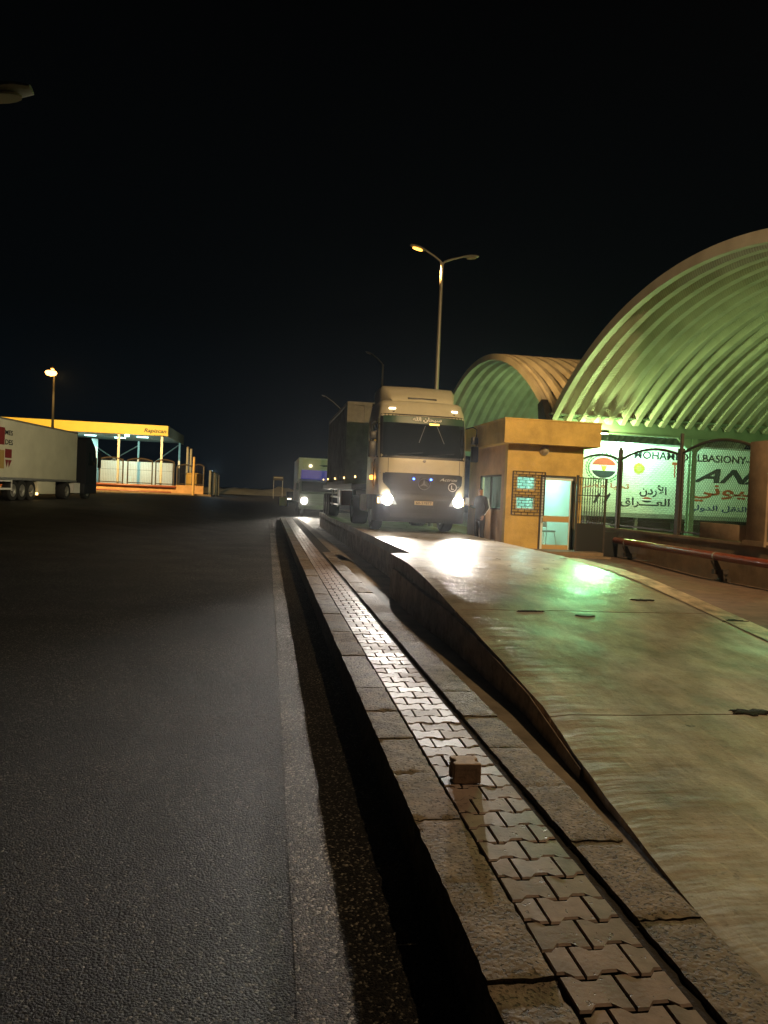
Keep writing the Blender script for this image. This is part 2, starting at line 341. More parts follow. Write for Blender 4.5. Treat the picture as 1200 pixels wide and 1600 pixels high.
def text(name, body, p0, xdir, updir, width, height, m, parent=None, off=0, shear=0, ext=.004, label=None):
    """flat lettering fitted to width x height, lower left corner p0"""
    c = bpy.data.curves.new(name, 'FONT'); c.body = body; c.resolution_u = 3; c.offset = off; c.shear = shear; c.extrude = .01
    o = bpy.data.objects.new(name, c); COL.objects.link(o)
    dg = bpy.context.evaluated_depsgraph_get(); me = bpy.data.meshes.new_from_object(o.evaluated_get(dg))
    bpy.data.objects.remove(o); bpy.data.curves.remove(c)
    xs = [v.co.x for v in me.vertices]; ys = [v.co.y for v in me.vertices]
    x0, x1, y0, y1 = min(xs), max(xs), min(ys), max(ys)
    X = Vector(xdir).normalized(); Y = Vector(updir).normalized(); Z = X.cross(Y); p0 = Vector(p0)
    sx = width/(x1-x0); sy = height/(y1-y0) if height else sx
    for v in me.vertices: v.co = p0+X*(v.co.x-x0)*sx+Y*(v.co.y-y0)*sy+Z*(ext if v.co.z > 0 else 0)
    me.materials.clear(); me.materials.append(M[m]); me.name = name
    o = bpy.data.objects.new(name, me); COL.objects.link(o); o.parent = parent
    if label: o['label'] = label
    return o
def lerp(t, a, b): return a+(b-a)*t
def interp(x, pts):
    if x <= pts[0][0]: return pts[0][1]
    for (a, va), (b, vb) in zip(pts, pts[1:]):
        if x <= b: return va+(vb-va)*(x-a)/(b-a)
    return pts[-1][1]
def sst(t): t = max(0, min(1, t)); return t*t*(3-2*t)
# ------------------------------------------------------------------ ground
def gz(x, y):
    l_ = sst((-x-1.5)/7); return .02*0+l_*.78*sst((y-12)/30)+(1-l_)*.16*sst((y-25)/25)+(1-l_)*.6*sst((y-60)/60)
g = MB()
xs = [-700, -300, -120, -60, -30]+[-24+i*1.5 for i in range(17)]+[1.0, 1.9, 4, 8, 20, 60, 200, 700]
ys = [-60, -20, -8]+[i*2.5 for i in range(0, 50)]+[150, 220, 400, 900, 2000]
xs = sorted(set(xs)); nx = len(xs)
g.add([(x, y, gz(x, y)) for y in ys for x in xs], [(j*nx+i, j*nx+i+1, (j+1)*nx+i+1, (j+1)*nx+i) for j in range(len(ys)-1) for i in range(nx-1)])
g.build('road', 'asphalt', kind='structure')
ln = MB(); yy = [-3+i*1.0 for i in range(46)]; 
for a, b in zip(yy, yy[1:]):
    wob = lambda y: .008*noise.noise((y*1.3, 2, 0))
    ln.add([(.18+wob(a), a, gz(.3, a)+.003), (.385+wob(a+9), a, gz(.3, a)+.003), (.385+wob(b+9), b, gz(.3, b)+.003), (.18+wob(b), b, gz(.3, b)+.003)], [(0, 1, 2, 3)])
ln.build('road_marking', 'paint_line', kind='structure')
# sidewalk
ZS = .25
def stone_row(name, x0, x1, y0, y1, step, seed):
    rnd = random.Random(seed); mb = MB(); y = y0
    while y < y1:
        L = step+rnd.uniform(-.015, .015); dz = rnd.uniform(-.007, .006); tz = rnd.uniform(-.006, .006)
        nu, nv = (9, 14) if y < 6 else (5, 7) if y < 14 else (2, 2)
        ax, bx, ay, by = x0+.003, x1-.003, y+.003, min(y1, y+L)-.003; vs = []
        for j in range(nv+1):
            for i in range(nu+1):
                u, v = i/nu, j/nv; px, py = lerp(u, ax, bx), lerp(v, ay, by)
                e = min(u*(bx-ax), (1-u)*(bx-ax), v*(by-ay), (1-v)*(by-ay))
                n1 = noise.noise((px*9, py*9, seed)); n2 = noise.noise((px*30, py*30, seed+5))
                pz = ZS+dz+tz*(v-.5)+n1*.0025+n2*.0015
                if nu > 2:
                    if e < .02: pz -= .003+.018*max(0, n2)
                    if e < .001:
                        px += n2*.012*(1 if u < .5 else -1 if u > .5 else 0)*(1 if u in (0, 1) else 0); py += n1*.012*(1 if v in (0, 1) else 0)
                vs.append((px, py, pz))
        W = nu+1; fs = [(j*W+i, j*W+i+1, (j+1)*W+i+1, (j+1)*W+i) for j in range(nv) for i in range(nu)]
        rim = [i for i in range(W)]+[j*W+nu for j in range(1, nv+1)]+[nv*W+i for i in range(nu-1, -1, -1)]+[j*W for j in range(nv-1, 0, -1)]
        o = len(vs); vs += [(vs[i][0], vs[i][1], -.05) for i in rim]; k = len(rim)
        fs += [(rim[i], o+i, o+(i+1) % k, rim[(i+1) % k]) for i in range(k)]
        mb.add(vs, fs); y += L
    return mb.build(name, 'kerb', kind='structure', smooth=50)
stone_row('kerb', .79, 1.035, -2, 43.5, .62, 1)
stone_row('kerb', 1.50, 1.77, -2, 19.6, .66, 2)
stone_row('kerb', 1.035, 1.50, 42.9, 43.5, .6, 4)
pb = MB(); PX0, PW, PP = 1.045, .2, .163; rnd = random.Random(3); row = 0; y = -1.0
def wv(x):  # bone outline: +a near the ends, -a in the middle
    u = (x % PW)/PW; a = .0135
    return a if u < .2 or u > .8 else -a if .33 < u < .67 else lerp((u-.2)/.13, a, -a) if u < .5 else lerp((u-.67)/.13, -a, a)
while y < 43:
    offx = 0 if row % 2 == 0 else PW/2
    xsn = [PX0, PX0+PW, PX0+2*PW] if row % 2 == 0 else [PX0, PX0+PW/2, PX0+1.5*PW, PX0+2*PW]
    for a, b in zip(xsn, xsn[1:]):
        ph = lambda x: x-PX0-offx
        ks = [0, .2, .33, .5, .67, .8, 1]; st = math.floor((a-PX0-offx)/PW+1e-6)
        gx = sorted({a, b, *[PX0+offx+(st+q)*PW for q in ks if a < PX0+offx+(st+q)*PW < b]})
        f_ = lambda x: wv(min(max(ph(x), ph(a)+1e-5), ph(b)-1e-5))
        up = [(x, y+PP/2+f_(x)) for x in gx]; dn = [(x, y-PP/2-f_(x)) for x in gx]
        poly = dn+up[::-1]; cx = (a+b)/2; dz = rnd.uniform(-.003, .002); tx, ty = rnd.uniform(-.02, .02), rnd.uniform(-.02, .02)
        def ins(p, k): return (p[0]+(k*.7 if p[0] < cx-.02 else -k*.7 if p[0] > cx+.02 else 0), p[1]+(k if p[1] < y else -k)*1.25)
        n = len(poly); lay = []
        for k, z in ((.005, -.05), (.005, -.007), (.011, 0)):
            for p in poly:
                q = ins(p, k); lay.append((q[0], q[1], ZS-.006+dz+z+(q[0]-cx)*tx+(q[1]-y)*ty))
        pb.add(lay, [tuple(range(2*n, 3*n))]+[(n+i, n+(i+1) % n, 2*n+(i+1) % n, 2*n+i) for i in range(n)])
        pb.f += [tuple(len(pb.v)-3*n+k for k in (i, (i+1) % n, n+(i+1) % n, n+i)) for i in range(n)]; pb.m += [1]*n  # paver sides darkened: joint shade put into the colour along with dirt
    y += PP; row += 1
pb.build('sidewalk', ['paver', 'dirt'], kind='structure', smooth=20)
MB().box((1.03, -2, -.05), (1.78, 43.2, ZS-.03)).build('sidewalk_bed', 'dirt', kind='structure')
# loose paver block standing on the sidewalk
blk = MB(); x0, y0 = 1.10, 4.03
out = [(0, 0), (.045, 0), (.06, .0), (.06, 0), (.16, 0), (.16, .09), (.135, .075), (.03, .075), (0, .09)]
prof = [(0, 0), (.155, 0), (.155, .045), (.148, .05), (.155, .13), (.135, .155), (.118, .15), (.1, .125), (.055, .125), (.037, .15), (.02, .155), (0, .13), (.007, .05), (0, .045)]
blk = MB(); 
outl = [(.004, 0), (.163, .003), (.16, .035), (.136, .052), (.138, .08), (.16, .098), (.157, .14), (0, .136), (.002, .098), (.024, .08), (.022, .05), (0, .037)]
blk.prism([(x, y_, 0) for x, y_ in outl], (0, 0, .115))
M['block'] = mat('tan paving block', (.4, .28, .19), .75, bump=.5, bscale=60, var=.3, vscale=20, bdist=.003)
o = blk.build('paver_block', 'block', smooth=20); o.location = (1.1, 4.0, ZS-.002); o.rotation_euler = (0, 0, R(-3))
tag(o, 'loose brown paving block standing alone on the sidewalk', 'paver block')
bv = o.modifiers.new('b', 'BEVEL'); bv.width = .006; bv.segments = 2
# lane floor between sidewalk and weighbridge
fl = MB(); ys_ = [-2, 2, 4, 6, 8, 10, 13, 16, 20, 25, 30, 40, 45]
zf = lambda y: .004+.04*sst((y-4)/9)
for a, b in zip(ys_, ys_[1:]): fl.add([(1.7, a, zf(a)+.02), (2.9, a, zf(a)), (2.9, b, zf(b)), (1.7, b, zf(b)+.02)], [(0, 1, 2, 3)])
fl.add([(1.5, 19.6, .2), (2.0, 19.6, .2), (1.9, 44, .2), (1.5, 44, .2), (2.35, 19.0, .05), (2.3, 44, .03)], [(0, 1, 2, 3), (1, 4, 5, 2)])
fl.build('lane_floor', 'floorcon', kind='structure')
# ramp and weighbridge deck
ZR = [(2.2, .015), (3, .04), (4.4, .115), (5.7, .225), (7, .35), (8.4, .495), (9.5, .61), (10.6, .715), (11.6, .77), (12.8, .79)]
XL = [(-3, 1.86), (2, 1.95), (3, 2.0), (4.4, 2.13), (5.7, 2.28), (8, 2.3), (13.4, 2.3)]
yj = [-3, 1.0, 5.42, 8.62, 13.4]   # slab joints
for k in range(4):
    a, b = yj[k]+.008, yj[k+1]-.008; n = 14; vs = []; mb = MB(); nx_ = 24
    for j in range(n+1):
        y = lerp(j/n, a, b); xl = interp(y, XL)
        for i in range(nx_+1):
            x = lerp(i/nx_, xl, 5.88); e = .012*noise.noise((y*3, 7, 1)) if i == 0 else 0
            vs.append((x+e, y, interp(y, ZR)+.006*noise.noise((x*1.5, y*1.5, 3))-(.015 if i == 0 else 0)))
    W = nx_+1; fs = [(j*W+i, j*W+i+1, (j+1)*W+i+1, (j+1)*W+i) for j in range(n) for i in range(nx_)]
    o = len(vs); mb.add(vs, fs, 0)
    rim = [i for i in range(W)]+[j*W+nx_ for j in range(1, n+1)]+[n*W+i for i in range(nx_-1, -1, -1)]+[j*W for j in range(n-1, 0, -1)]
    sv = [vs[i] for i in rim]+[(vs[i][0]+(.02 if vs[i][0] < 3 else 0), vs[i][1], -.1) for i in rim]; q = len(rim)
    mb.add(sv, [(i, q+i, q+(i+1) % q, (i+1) % q) for i in range(q)], 1)
    mb.build('ramp_slab', ['slab', 'edgecon'], kind='structure')
dk = MB(); 
for a, b in ((13.42, 18.2), (18.22, 24), (24.02, 30), (30.02, 38)):
    dk.box((2.68 if a > 13.5 or 1 else 2.5, a, .6), (5.86, b, .788), 0)
dk.box((2.72, 13.42, -.05), (2.9, 38, .6), 1).box((5.6, 13.42, -.05), (5.84, 38, .6), 1).box((2.9, 13.5, -.05), (5.6, 13.9, .6), 1)
dk.build('weighbridge_deck', ['slab', 'edgecon'], kind='structure')
gs = [(12.95, .55), (12.8, .575), (12.4, .57), (11.4, .53), (10, .49), (8.9, .45), (7.6, .36), (6, .22), (4.6, .09)]
o = MB().add([p for y_, z_ in gs for p in ((interp(y_, XL)-(.075 if y_ > 9.5 else .02), y_, -.05), (interp(y_, XL)-(.075 if y_ > 9.5 else .02), y_, z_-.004), (interp(y_, XL)-(.03 if y_ > 11 else .012), y_, z_+.004), (interp(y_, XL)-(.03 if y_ > 11 else .012), y_, -.05))],
    [(i*4+k, i*4+(k+1) % 4, (i+1)*4+(k+1) % 4, (i+1)*4+k) for i in range(len(gs)-1) for k in range(4)]+[(0, 1, 2, 3), (32, 33, 34, 35)]).build('guard_slab', 'edgecon')
bv = o.modifiers.new('b', 'BEVEL'); bv.width = .012; bv.segments = 2
tag(o, 'low tapering concrete guard slab leaning along the ramp side', 'concrete slab')
# tar patches and drain cover
def patch(px, py, rx, ry, seed, name, label, cat, m='iron', grp=None):
    p = at(px, py, 0, 0) if 0 else None
    zz = .5
    for _ in range(6):
        q = at(px, py, 2, zz); zz = interp(q.y, ZR)+.006*noise.noise((q.x*1.5, q.y*1.5, 3))
    rnd = random.Random(seed); n = 26; top = []; bot = []
    for i in range(n):
        t = 2*math.pi*i/n; k = 1+rnd.uniform(-.4, .3)*(m != 'iron')
        x, y_ = q.x+math.cos(t)*rx*k, q.y+math.sin(t)*ry*k; bot.append((x, y_, interp(y_, ZR)-.01)); top.append((q.x+(x-q.x)*.8, q.y+(y_-q.y)*.8, interp(lerp(.8, q.y, y_), ZR)+.012))
    c = (q.x, q.y, zz+.014)
    mb = MB().add(bot+top+[c], [(i, (i+1) % n, n+(i+1) % n, n+i) for i in range(n)]+[(n+i, n+(i+1) % n, 2*n) for i in range(n)])
    tag(mb.build(name, m), label, cat, grp)
M['tar'] = mat('lumpy tar', (.03, .026, .022), .85, spec=.2, bump=1, bscale=45, var=.5, vscale=30, bdist=.02)
patch(914, 962, .15, .075, 1, 'drain_cover', 'small dark oval drain cover beside the green reflection on the ramp', 'drain cover')
patch(828, 955, .17, .03, 2, 'tar_patch', 'thin broken tar streak left of the oval drain cover', 'tar patch', 'tar', 'tar patches on the ramp')
patch(1006, 935, .2, .05, 3, 'tar_patch', 'faint tar patch nearest the booth side of the ramp', 'tar patch', 'tar', 'tar patches on the ramp')
patch(1148, 971, .2, .06, 4, 'tar_patch', 'tar patch at the far right edge of the ramp near the brown paving', 'tar patch', 'tar', 'tar patches on the ramp')
patch(1172, 1114, .2, .07, 5, 'tar_patch', 'largest lumpy tar patch across the near slab joint', 'tar patch', 'tar', 'tar patches on the ramp')
# right apron, yard and far berm
ap = MB(); AZ = [(2, -.02), (5, .1), (7.8, .36), (10, .38), (15, .34), (18, .44), (60, .46)]
ya = [-3, 2, 5, 7.8, 10, 13, 15, 18, 24, 40, 60]
for a, b in zip(ya, ya[1:]): ap.add([(5.8, a, interp(a, AZ)), (9.62, a, interp(a, AZ)), (9.62, b, interp(b, AZ)), (5.8, b, interp(b, AZ))], [(0, 1, 2, 3)])
ap.build('pavement', 'brickground', kind='structure')
# pale raised border strip along the right ramp edge
bd = MB(); yb = [5.5, 6.5, 7.8, 8.6, 9.5, 10.6, 11.6, 13.4]
for a, b in zip(yb, yb[1:]):
    za, zb = interp(a, ZR)+.008, interp(b, ZR)+.008
    bd.prism([(5.6, a, za), (5.95, a, za), (5.98, a, interp(a, AZ)-.02), (5.6, a, za-.02)], (0, b-a, 0)) if 0 else bd.add(
        [(5.62, a, za+.004), (5.97, a, za), (5.62, b, zb+.004), (5.97, b, zb), (6.0, a, -.05), (6.0, b, -.05)], [(0, 1, 3, 2), (1, 4, 5, 3)])
M['palecon'] = mat('pale worn edge concrete', (.5, .4, .28), .6, bump=.5, bscale=18, var=.5, vscale=5, dark=(.2, .17, .13))
bd.build('ramp_border', 'palecon', kind='structure')
MB().box((9.9, -10, .1), (60, 75, .3)).build('yard_floor', 'yard', kind='structure')
bm_ = MB(); vs = []; n = 60
for i in range(n+1):
    x = -28+i*60/n; h = 1.0+.9*noise.noise((x*.16, 0, 3))+.35*noise.noise((x*.7, 3, 3))
    vs += [(x, 118, .4), (x, 124, .6+h), (x, 140, .6+h*1.2)]
bm_.add(vs, [(i*3+k, i*3+3+k, i*3+4+k, i*3+1+k) for i in range(n) for k in (0, 1)])
bm_.build('earth_bank', 'sand', kind='structure')
# ------------------------------------------------------------------ street lamps
def lamp_head(parent, tip, direction, lit, scale=1.0):
    d = Vector(direction).normalized(); s = Vector((0, 0, 1)).cross(d).normalized(); u = d.cross(s); t = Vector(tip)
    mb = MB(); secs = [(0, .05, .05), (.12, .1, .07), (.35, .15, .1), (.6, .16, .09), (.78, .1, .05)]; vs = []; k = 12
    for h, wd, ht in secs:
        for q in range(k):
            a = 2*math.pi*q/k; zz = math.sin(a)*ht; zz = zz if zz > 0 else zz*.45
            vs.append(t+(d*h+s*math.cos(a)*wd+u*zz)*scale)
    mb.add(vs, [(i*k+q, i*k+(q+1) % k, (i+1)*k+(q+1) % k, (i+1)*k+q) for i in range(len(secs)-1) for q in range(k)]+[tuple(range(k)), tuple(range((len(secs)-1)*k, len(secs)*k))])
    hd = mb.build('lamp_head', 'pole', parent)
    c = t+(d*.42-u*.055)*scale; vs = [c+(d*math.cos(a)*.24+s*math.sin(a)*.12-u*zz)*scale for zz in (0, .03) for a in [2*math.pi*q/14 for q in range(14)]]
    MB().add(vs, [(i, (i+1) % 14, 14+(i+1) % 14, 14+i) for i in range(14)]+[tuple(range(14, 28))]).build('lamp_glass', lit, hd)
    return c-u*.1*scale
def street_lamp(loc, H, arms, label, group='street lamps', scale=1.0, r=.1):
    """arms: list of (dx, dy, rise, glass material)"""
    o = thing('street_lamp', label, 'street lamp', loc, 0, group); ps = []
    MB().cyl((0, 0, 0), (0, 0, .05), .22*scale, n=16).cyl((0, 0, 0), (0, 0, H), r*scale, r*.55*scale, 14).build('pole', 'pole', o)
    for dx, dy, rise, m_ in arms:
        L = math.hypot(dx, dy); e = Vector((dx, dy, rise))
        MB().tube([(0, 0, H-.3), (dx*.04, dy*.04, H-.05), (dx*.12, dy*.12, H+rise*.12), (dx*.5, dy*.5, H+rise*.56), (dx, dy, H+rise)], [r*.5*scale, r*.45*scale, r*.4*scale, r*.35*scale, r*.3*scale], 10).build('arm', 'pole', o)
        ps.append(lamp_head(o, (dx, dy, H+rise), (dx, dy, rise*.35), m_, scale*.78))
    return o, ps
street_lamp((5.86, 26, .4), 9.85, [(-.62, -.1, .33, 'sodium_w'), (.78, .1, .3, 'lampoff')], 'tall double armed street lamp rising behind the cream truck, left head glowing')
spot('sodium_light', (5.3, 26.0, 9.95), (17, 32, 8), 2600, SODIUM, 75, .8, .12)
street_lamp((8.95, 60, .2), 12.3, [(-.9, 0, .75, 'lampoff')], 'single armed street lamp just left of the tall double lamp', r=.13)
street_lamp((9.5, 100, .2), 12.9, [(-2.2, 0, 1.6, 'lampoff')], 'farthest small street lamp peeking over the container roof', r=.14)
lp = at(85, 578, 1, 70)
o, ps = street_lamp((lp.x, 70, .8), lp.z-.9, [(.05, -.5, .05, 'sodium')], 'glowing orange street lamp in front of the yellow canopy', scale=1.2, r=.13)
spot('sodium_light', (lp.x+.1, 71.2, lp.z-.3), (lp.x, 100, 5), 42000, (1, .62, .2), 120, .7, .2)
spot('sodium_glow', (lp.x+.1, 69.2, lp.z-1), (lp.x, 66, 0), 450, SODIUM, 110, .7, .2)
MB().lathe((lp.x, 69.0, lp.z-.25), (0, 0, -1), [(0, .4), (.15, .5), (.36, .38), (.46, .01)], 16).build('lamp_bowl', 'sodium', o).matrix_parent_inverse = o.matrix_world.inverted() if 0 else Matrix.Translation((-lp.x, -70, -.8))  # oversized glowing bowl added to imitate the lamp's flare
lp = at(4, 142, 1, 12)
street_lamp((-6.6, 12, 0), lp.z-1.0, [(lp.x+6.6-.55, 0, .9, 'lampoff')], 'unlit lamp head poking in at the top left corner', scale=1.6)
# lamp post out of view on the right that lights the ramp, booth and truck
o, ps = street_lamp((9.0, 3.2, .1), 9.5, [(-.9, 0, .35, 'sodium')], 'lit street lamp out of view on the right, before the large vault')
spot('sodium_light', (7.7, 3.3, 9.4), (5.4, 22.5, 2.0), 10500, (1, .66, .31), 78, 1, .12)
spot('sodium_light', (7.65, 3.2, 9.4), (5.4, 4.5, 0), 2000, (1, .7, .38), 125, .8, .12)
spot('sodium_light', (5.0, 25.9, 9.9), (-11.8, 41, 3.2), 5600, (1, .84, .56), 38, .7, .12)
# ------------------------------------------------------------------ ribbed barrel vaults
def vault(name, label, yc, half, zb, za, x0, x1, n=64, pitch=.55, keep=None):
    rise = za-zb; Rr = (half*half+rise*rise)/(2*rise); zc = za-Rr; th = math.asin(half/Rr)
    prof = [(0, 0), (.2, 0), (.215, .03), (.28, .21), (.3, .24), (.48, .24), (.5, .21), (.57, .03)]
    px = []; x = x0
    while x < x1:
        px += [(x+a*pitch/.6, d) for a, d in prof]; x += pitch
    px.append((x, 0)); o = thing(name, label, 'vaulted canopy', (x0, yc, 0))
    vs = []; fs = []; uvs = []; K = len(px)
    for s_ in (0, .03):
        for j in range(n+1):
            a = lerp(j/n, -th, th)
            for X, d in px:
                r_ = Rr+d+s_; vs.append((X-x0, math.sin(a)*r_, zc+math.cos(a)*r_)); uvs.append((a*Rr, X))
    T = (n+1)*K
    for s_ in (0, 1):
        fs += [(s_*T+j*K+i, s_*T+j*K+i+1, s_*T+(j+1)*K+i+1, s_*T+(j+1)*K+i) for j in range(n) for i in range(K-1)]
    fs += [(j*K, (j+1)*K, T+(j+1)*K, T+j*K) for j in range(n)]
    mb = MB().add(vs, fs); sh = mb.build('arch_panels', 'vault', o, smooth=25)
    uvl = sh.data.uv_layers.new(name='arc')
    for lp_ in sh.data.loops: uvl.data[lp_.index].uv = uvs[lp_.vertex_index]
    # end trim band
    tr = MB(); vs = []; 
    for j in range(n+1):
        a = lerp(j/n, -th, th)
        for X, r_ in ((-.05, Rr-.03), (.12, Rr-.03), (.12, Rr+.26), (-.05, Rr+.26)): vs.append((X, math.sin(a)*r_, zc+math.cos(a)*r_))
    tr.add(vs, [(j*4+k, j*4+(k+1) % 4, (j+1)*4+(k+1) % 4, (j+1)*4+k) for j in range(n) for k in range(4)])
    tr.build('edge_trim', 'vault', o)
    return o, th, Rr
VX = 10.5
v1, _, _ = vault('barrel_vault', 'large green lit ribbed barrel vault at the right', 17.6, 8.95, 4.9, 8.02, VX, 31)
v2, _, _ = vault('barrel_vault', 'smaller looking ribbed barrel vault behind the booth with orange lit roof', 36.6, 9.7, 4.97, 8.75, VX, 31)
# base beams with columns
def base_beam(y, label, z0=4.55, z1=5.12, n_cols=(11.2, 16.45, 21.9, 27.3)):
    o = thing('base_beam', label, 'steel beam', (VX, y, .3), 0, 'beams carrying the vaults')
    MB().box((-.1, -.2, z0-.3), (21, .2, z0-.26)).box((-.1, -.2, z1-.34), (21, .2, z1-.3)).box((-.1, -.06, z0-.26), (21, .06, z1-.34)).box((-.15, -.45, z1-.3), (21, .45, z1-.24)).build('beam', 'greenbeam', o)
    for x in n_cols:
        X = x-VX; MB().box((X-.11, -.12, 0), (X+.11, -.09, z0-.3)).box((X-.11, .09, 0), (X+.11, .12, z0-.3)).box((X-.02, -.09, 0), (X+.02, .09, z0-.3)).prism([(X+.11, -.05, z0-.3), (X+.7, -.05, z0-.3), (X+.11, -.05, z0-.85)], (0, .1, 0)).prism([(X-.11, -.05, z0-.3), (X-.7, -.05, z0-.3), (X-.11, -.05, z0-.85)], (0, .1, 0)).build('column', 'greenbeam', o)
    return o
base_beam(26.75, 'green lit steel beam above the lettered trailer')
base_beam(8.6, 'near steel beam carrying the large vault, outside the view', n_cols=(16.45, 21.9))
base_beam(46.3, 'far steel beam under the rear edge of the second vault')
o = MB().prism([(10.2, 26.3, 4.85), (10.2, 27.2, 4.95), (10.2, 27.35, 5.6), (10.2, 26.95, 5.75)], (.25, 0, 0)).build('rain_head', 'iron')
tag(o, 'dark rainwater box where the two vaults meet', 'rainwater box')
# vault lights: greenish floodlights under the beams
def flood(loc, power, label, aim=None, col=GREEN, ap=0):
    o = thing('floodlight', label, 'floodlight', loc, 0, 'floodlights under the vaults')
    MB().box((-.2, -.12, 0), (.2, .12, .12), bev=.02).build('housing', 'iron', o)
    MB().box((-.17, -.1, -.02), (.17, .1, -.005)).build('lamp_glass', 'fluo_g', o)
    point('flood_light', (loc[0], loc[1], loc[2]-.12), power, col, .12)
    if aim: spot('flood_beam', (loc[0]-.1, loc[1]-.2, loc[2]+.02), aim, ap, (.22, 1, .4), 13.5, 1, .16)
flood((12.3, 26.0, 4.5), 650, 'greenish floodlight hidden behind the booth roof', (5.7, 12.9, .5), ap=3800)
flood((14.6, 27.25, 5.1), 1350, 'greenish floodlight above the lettered trailer', col=(.42, 1, .6))
flood((12.6, 15.7, 4.35), 60, 'greenish floodlight out of view at the vault edge', (4.6, 6.0, .2), ap=650)
flood((20.5, 14.5, 5.6), 360, 'greenish floodlight deep under the large vault')
flood((19, 20, 4.9), 170, 'second greenish floodlight deep under the large vault')
flood((13, 36, 5.5), 700, 'greenish floodlight under the rear vault')
# ------------------------------------------------------------------ booth
bo = thing('gatehouse', 'ochre rendered gatehouse booth with overhanging flat roof', 'booth', (6.32, 19, .45))
BW, BD, BH = 2.15, 3.7, 2.91
# front wall openings in local coordinates (x, z)
def lf(px, py): p = at(px, py, 1, 19); return p.x-6.32, p.z-.45
wx0, wz1 = lf(808, 743); wx1, wz0 = lf(837, 766); vx0, vz1 = lf(806, 775); vx1, vz0 = lf(835, 797)
vx0 = wx0-.0; vx1 = wx1
dx0, dz1 = lf(845, 742); dx1, dz0 = lf(892, 857); dz0 = .1; dx0, dx1 = dx0+.02, dx1
fw = MB(); holes(fw, (0, 0, 0), (BW, .2, BH), [(wx0, wx1, wz0, wz1), (vx0, vx1, vz0, vz1), (dx0, dx1, dz0, dz1)], 0)
fw.build('wall', 'ochre', bo)
def ls(px, py): p = at(px, py, 0, 6.32); return p.y-19, p.z-.45
sy0, sz1 = ls(784, 741); sy1, _ = ls(750, 741); _, sz0 = ls(784, 797)
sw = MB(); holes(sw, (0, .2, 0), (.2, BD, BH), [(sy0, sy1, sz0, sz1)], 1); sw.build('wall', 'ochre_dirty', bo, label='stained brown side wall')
MB().box((BW-.2, .2, 0), (BW, BD, BH)).build('wall', 'ochre', bo)
bw = MB(); holes(bw, (.2, BD-.2, 0), (BW-.2, BD, BH), [(.95, 1.85, 1.05, 2.15)], 0); bw.build('wall', 'inwall', bo)
MB().box((.21, .21, .02), (BW-.21, BD-.21, .12)).build('floor', 'yard', bo)
MB().box((.203, .203, .12), (.215, sy0, BH-.1)).box((.203, sy1, .12), (.215, BD-.2, BH-.1)).box((.203, sy0, .12), (.215, sy1, sz0)).box((.203, sy0, sz1), (.215, sy1, BH-.1)).box((BW-.215, .203, .12), (BW-.203, BD-.2, BH-.1)).box((.2, .2, BH-.1), (BW-.2, BD-.2, BH-.06)).build('inner_lining', 'inwall', bo)
rf = MB().box((-.25, -.42, BH), (BW+.28, BD+.35, BH+.62)).build('roof', 'ochre', bo)
MB().box((-.27, -.44, BH+.62), (BW+.30, BD+.37, BH+.655)).build('coping', 'ochre', rf)
MB().box((.1, -.85, .03), (BW+.3, -.01, .12)).box((.0, -1.1, -.1), (BW+.4, -.85, .03)).build('step', 'wallbrown', bo)
# bulkhead lamp under the soffit
bx, bz = lf(850, 704)
MB().cyl((bx, -.02, bz), (bx, -.06, bz), .13, n=20).lathe((bx, -.06, bz), (0, -1, 0), [(0, .11), (.05, .1), (.1, .06), (.12, .0)], 16).build('wall_lamp', 'lampoff', bo)
# windows
def window(x0, x1, z0, z1, parent, y0=.05, mull=True):
    o = MB().box((x0, y0, z0), (x0+.04, y0+.05, z1)).box((x1-.04, y0, z0), (x1, y0+.05, z1)).box((x0+.04, y0, z0), (x1-.04, y0+.05, z0+.04)).box((x0+.04, y0, z1-.04), (x1-.04, y0+.05, z1)).build('window', 'alu', parent)
    MB().box((x0+.04, y0+.02, z0+.04), (x1-.04, y0+.028, z1-.04)).build('pane', 'glass', o); return o
window(wx0, wx1, wz0, wz1, bo); window(vx0, vx1, vz0, vz1, bo)
# iron grille with running-bond bars over both front windows
gr = MB(); gx0, gx1, gz0, gz1 = wx0-.12, wx1+.24, vz0-.14, wz1+.12; rows = 15; rh = (gz1-gz0)/rows
for i in range(rows+1): gr.box((gx0, -.05, gz0+i*rh-.007), (gx1, -.035, gz0+i*rh+.007))
for i in range(rows):
    x = gx0+(0 if i % 2 else .09)
    while x <= gx1+.001: gr.box((x-.007, -.05, gz0+i*rh+.007), (x+.007, -.035, gz0+(i+1)*rh-.007)); x += .18
for x in (gx0, gx1): gr.box((x-.012, -.055, gz0), (x+.012, -.01, gz1))
gr.build('window_grille', 'iron', bo)
# side window
o = MB().box((.02, sy0, sz0), (.08, sy0+.06, sz1)).box((.02, sy1-.06, sz0), (.08, sy1, sz1)).box((.02, sy0+.06, sz0), (.08, sy1-.06, sz0+.05)).box((.02, sy0+.06, sz1-.05), (.08, sy1-.06, sz1)).box((.02, (sy0+sy1)/2-.03, sz0+.05), (.08, (sy0+sy1)/2+.03, sz1-.05)).build('window', 'iron', bo)
MB().box((.045, sy0+.06, sz0+.05), (.053, sy1-.06, sz1-.05)).build('pane', 'glass', o)
cu = MB(); y = sy0+.1
while y < sy1-.1: cu.cyl((.14, y, sz0+.05), (.14, y, sz1-.02), .02, n=6); y += .042
cu.build('curtain', 'curtain', bo)
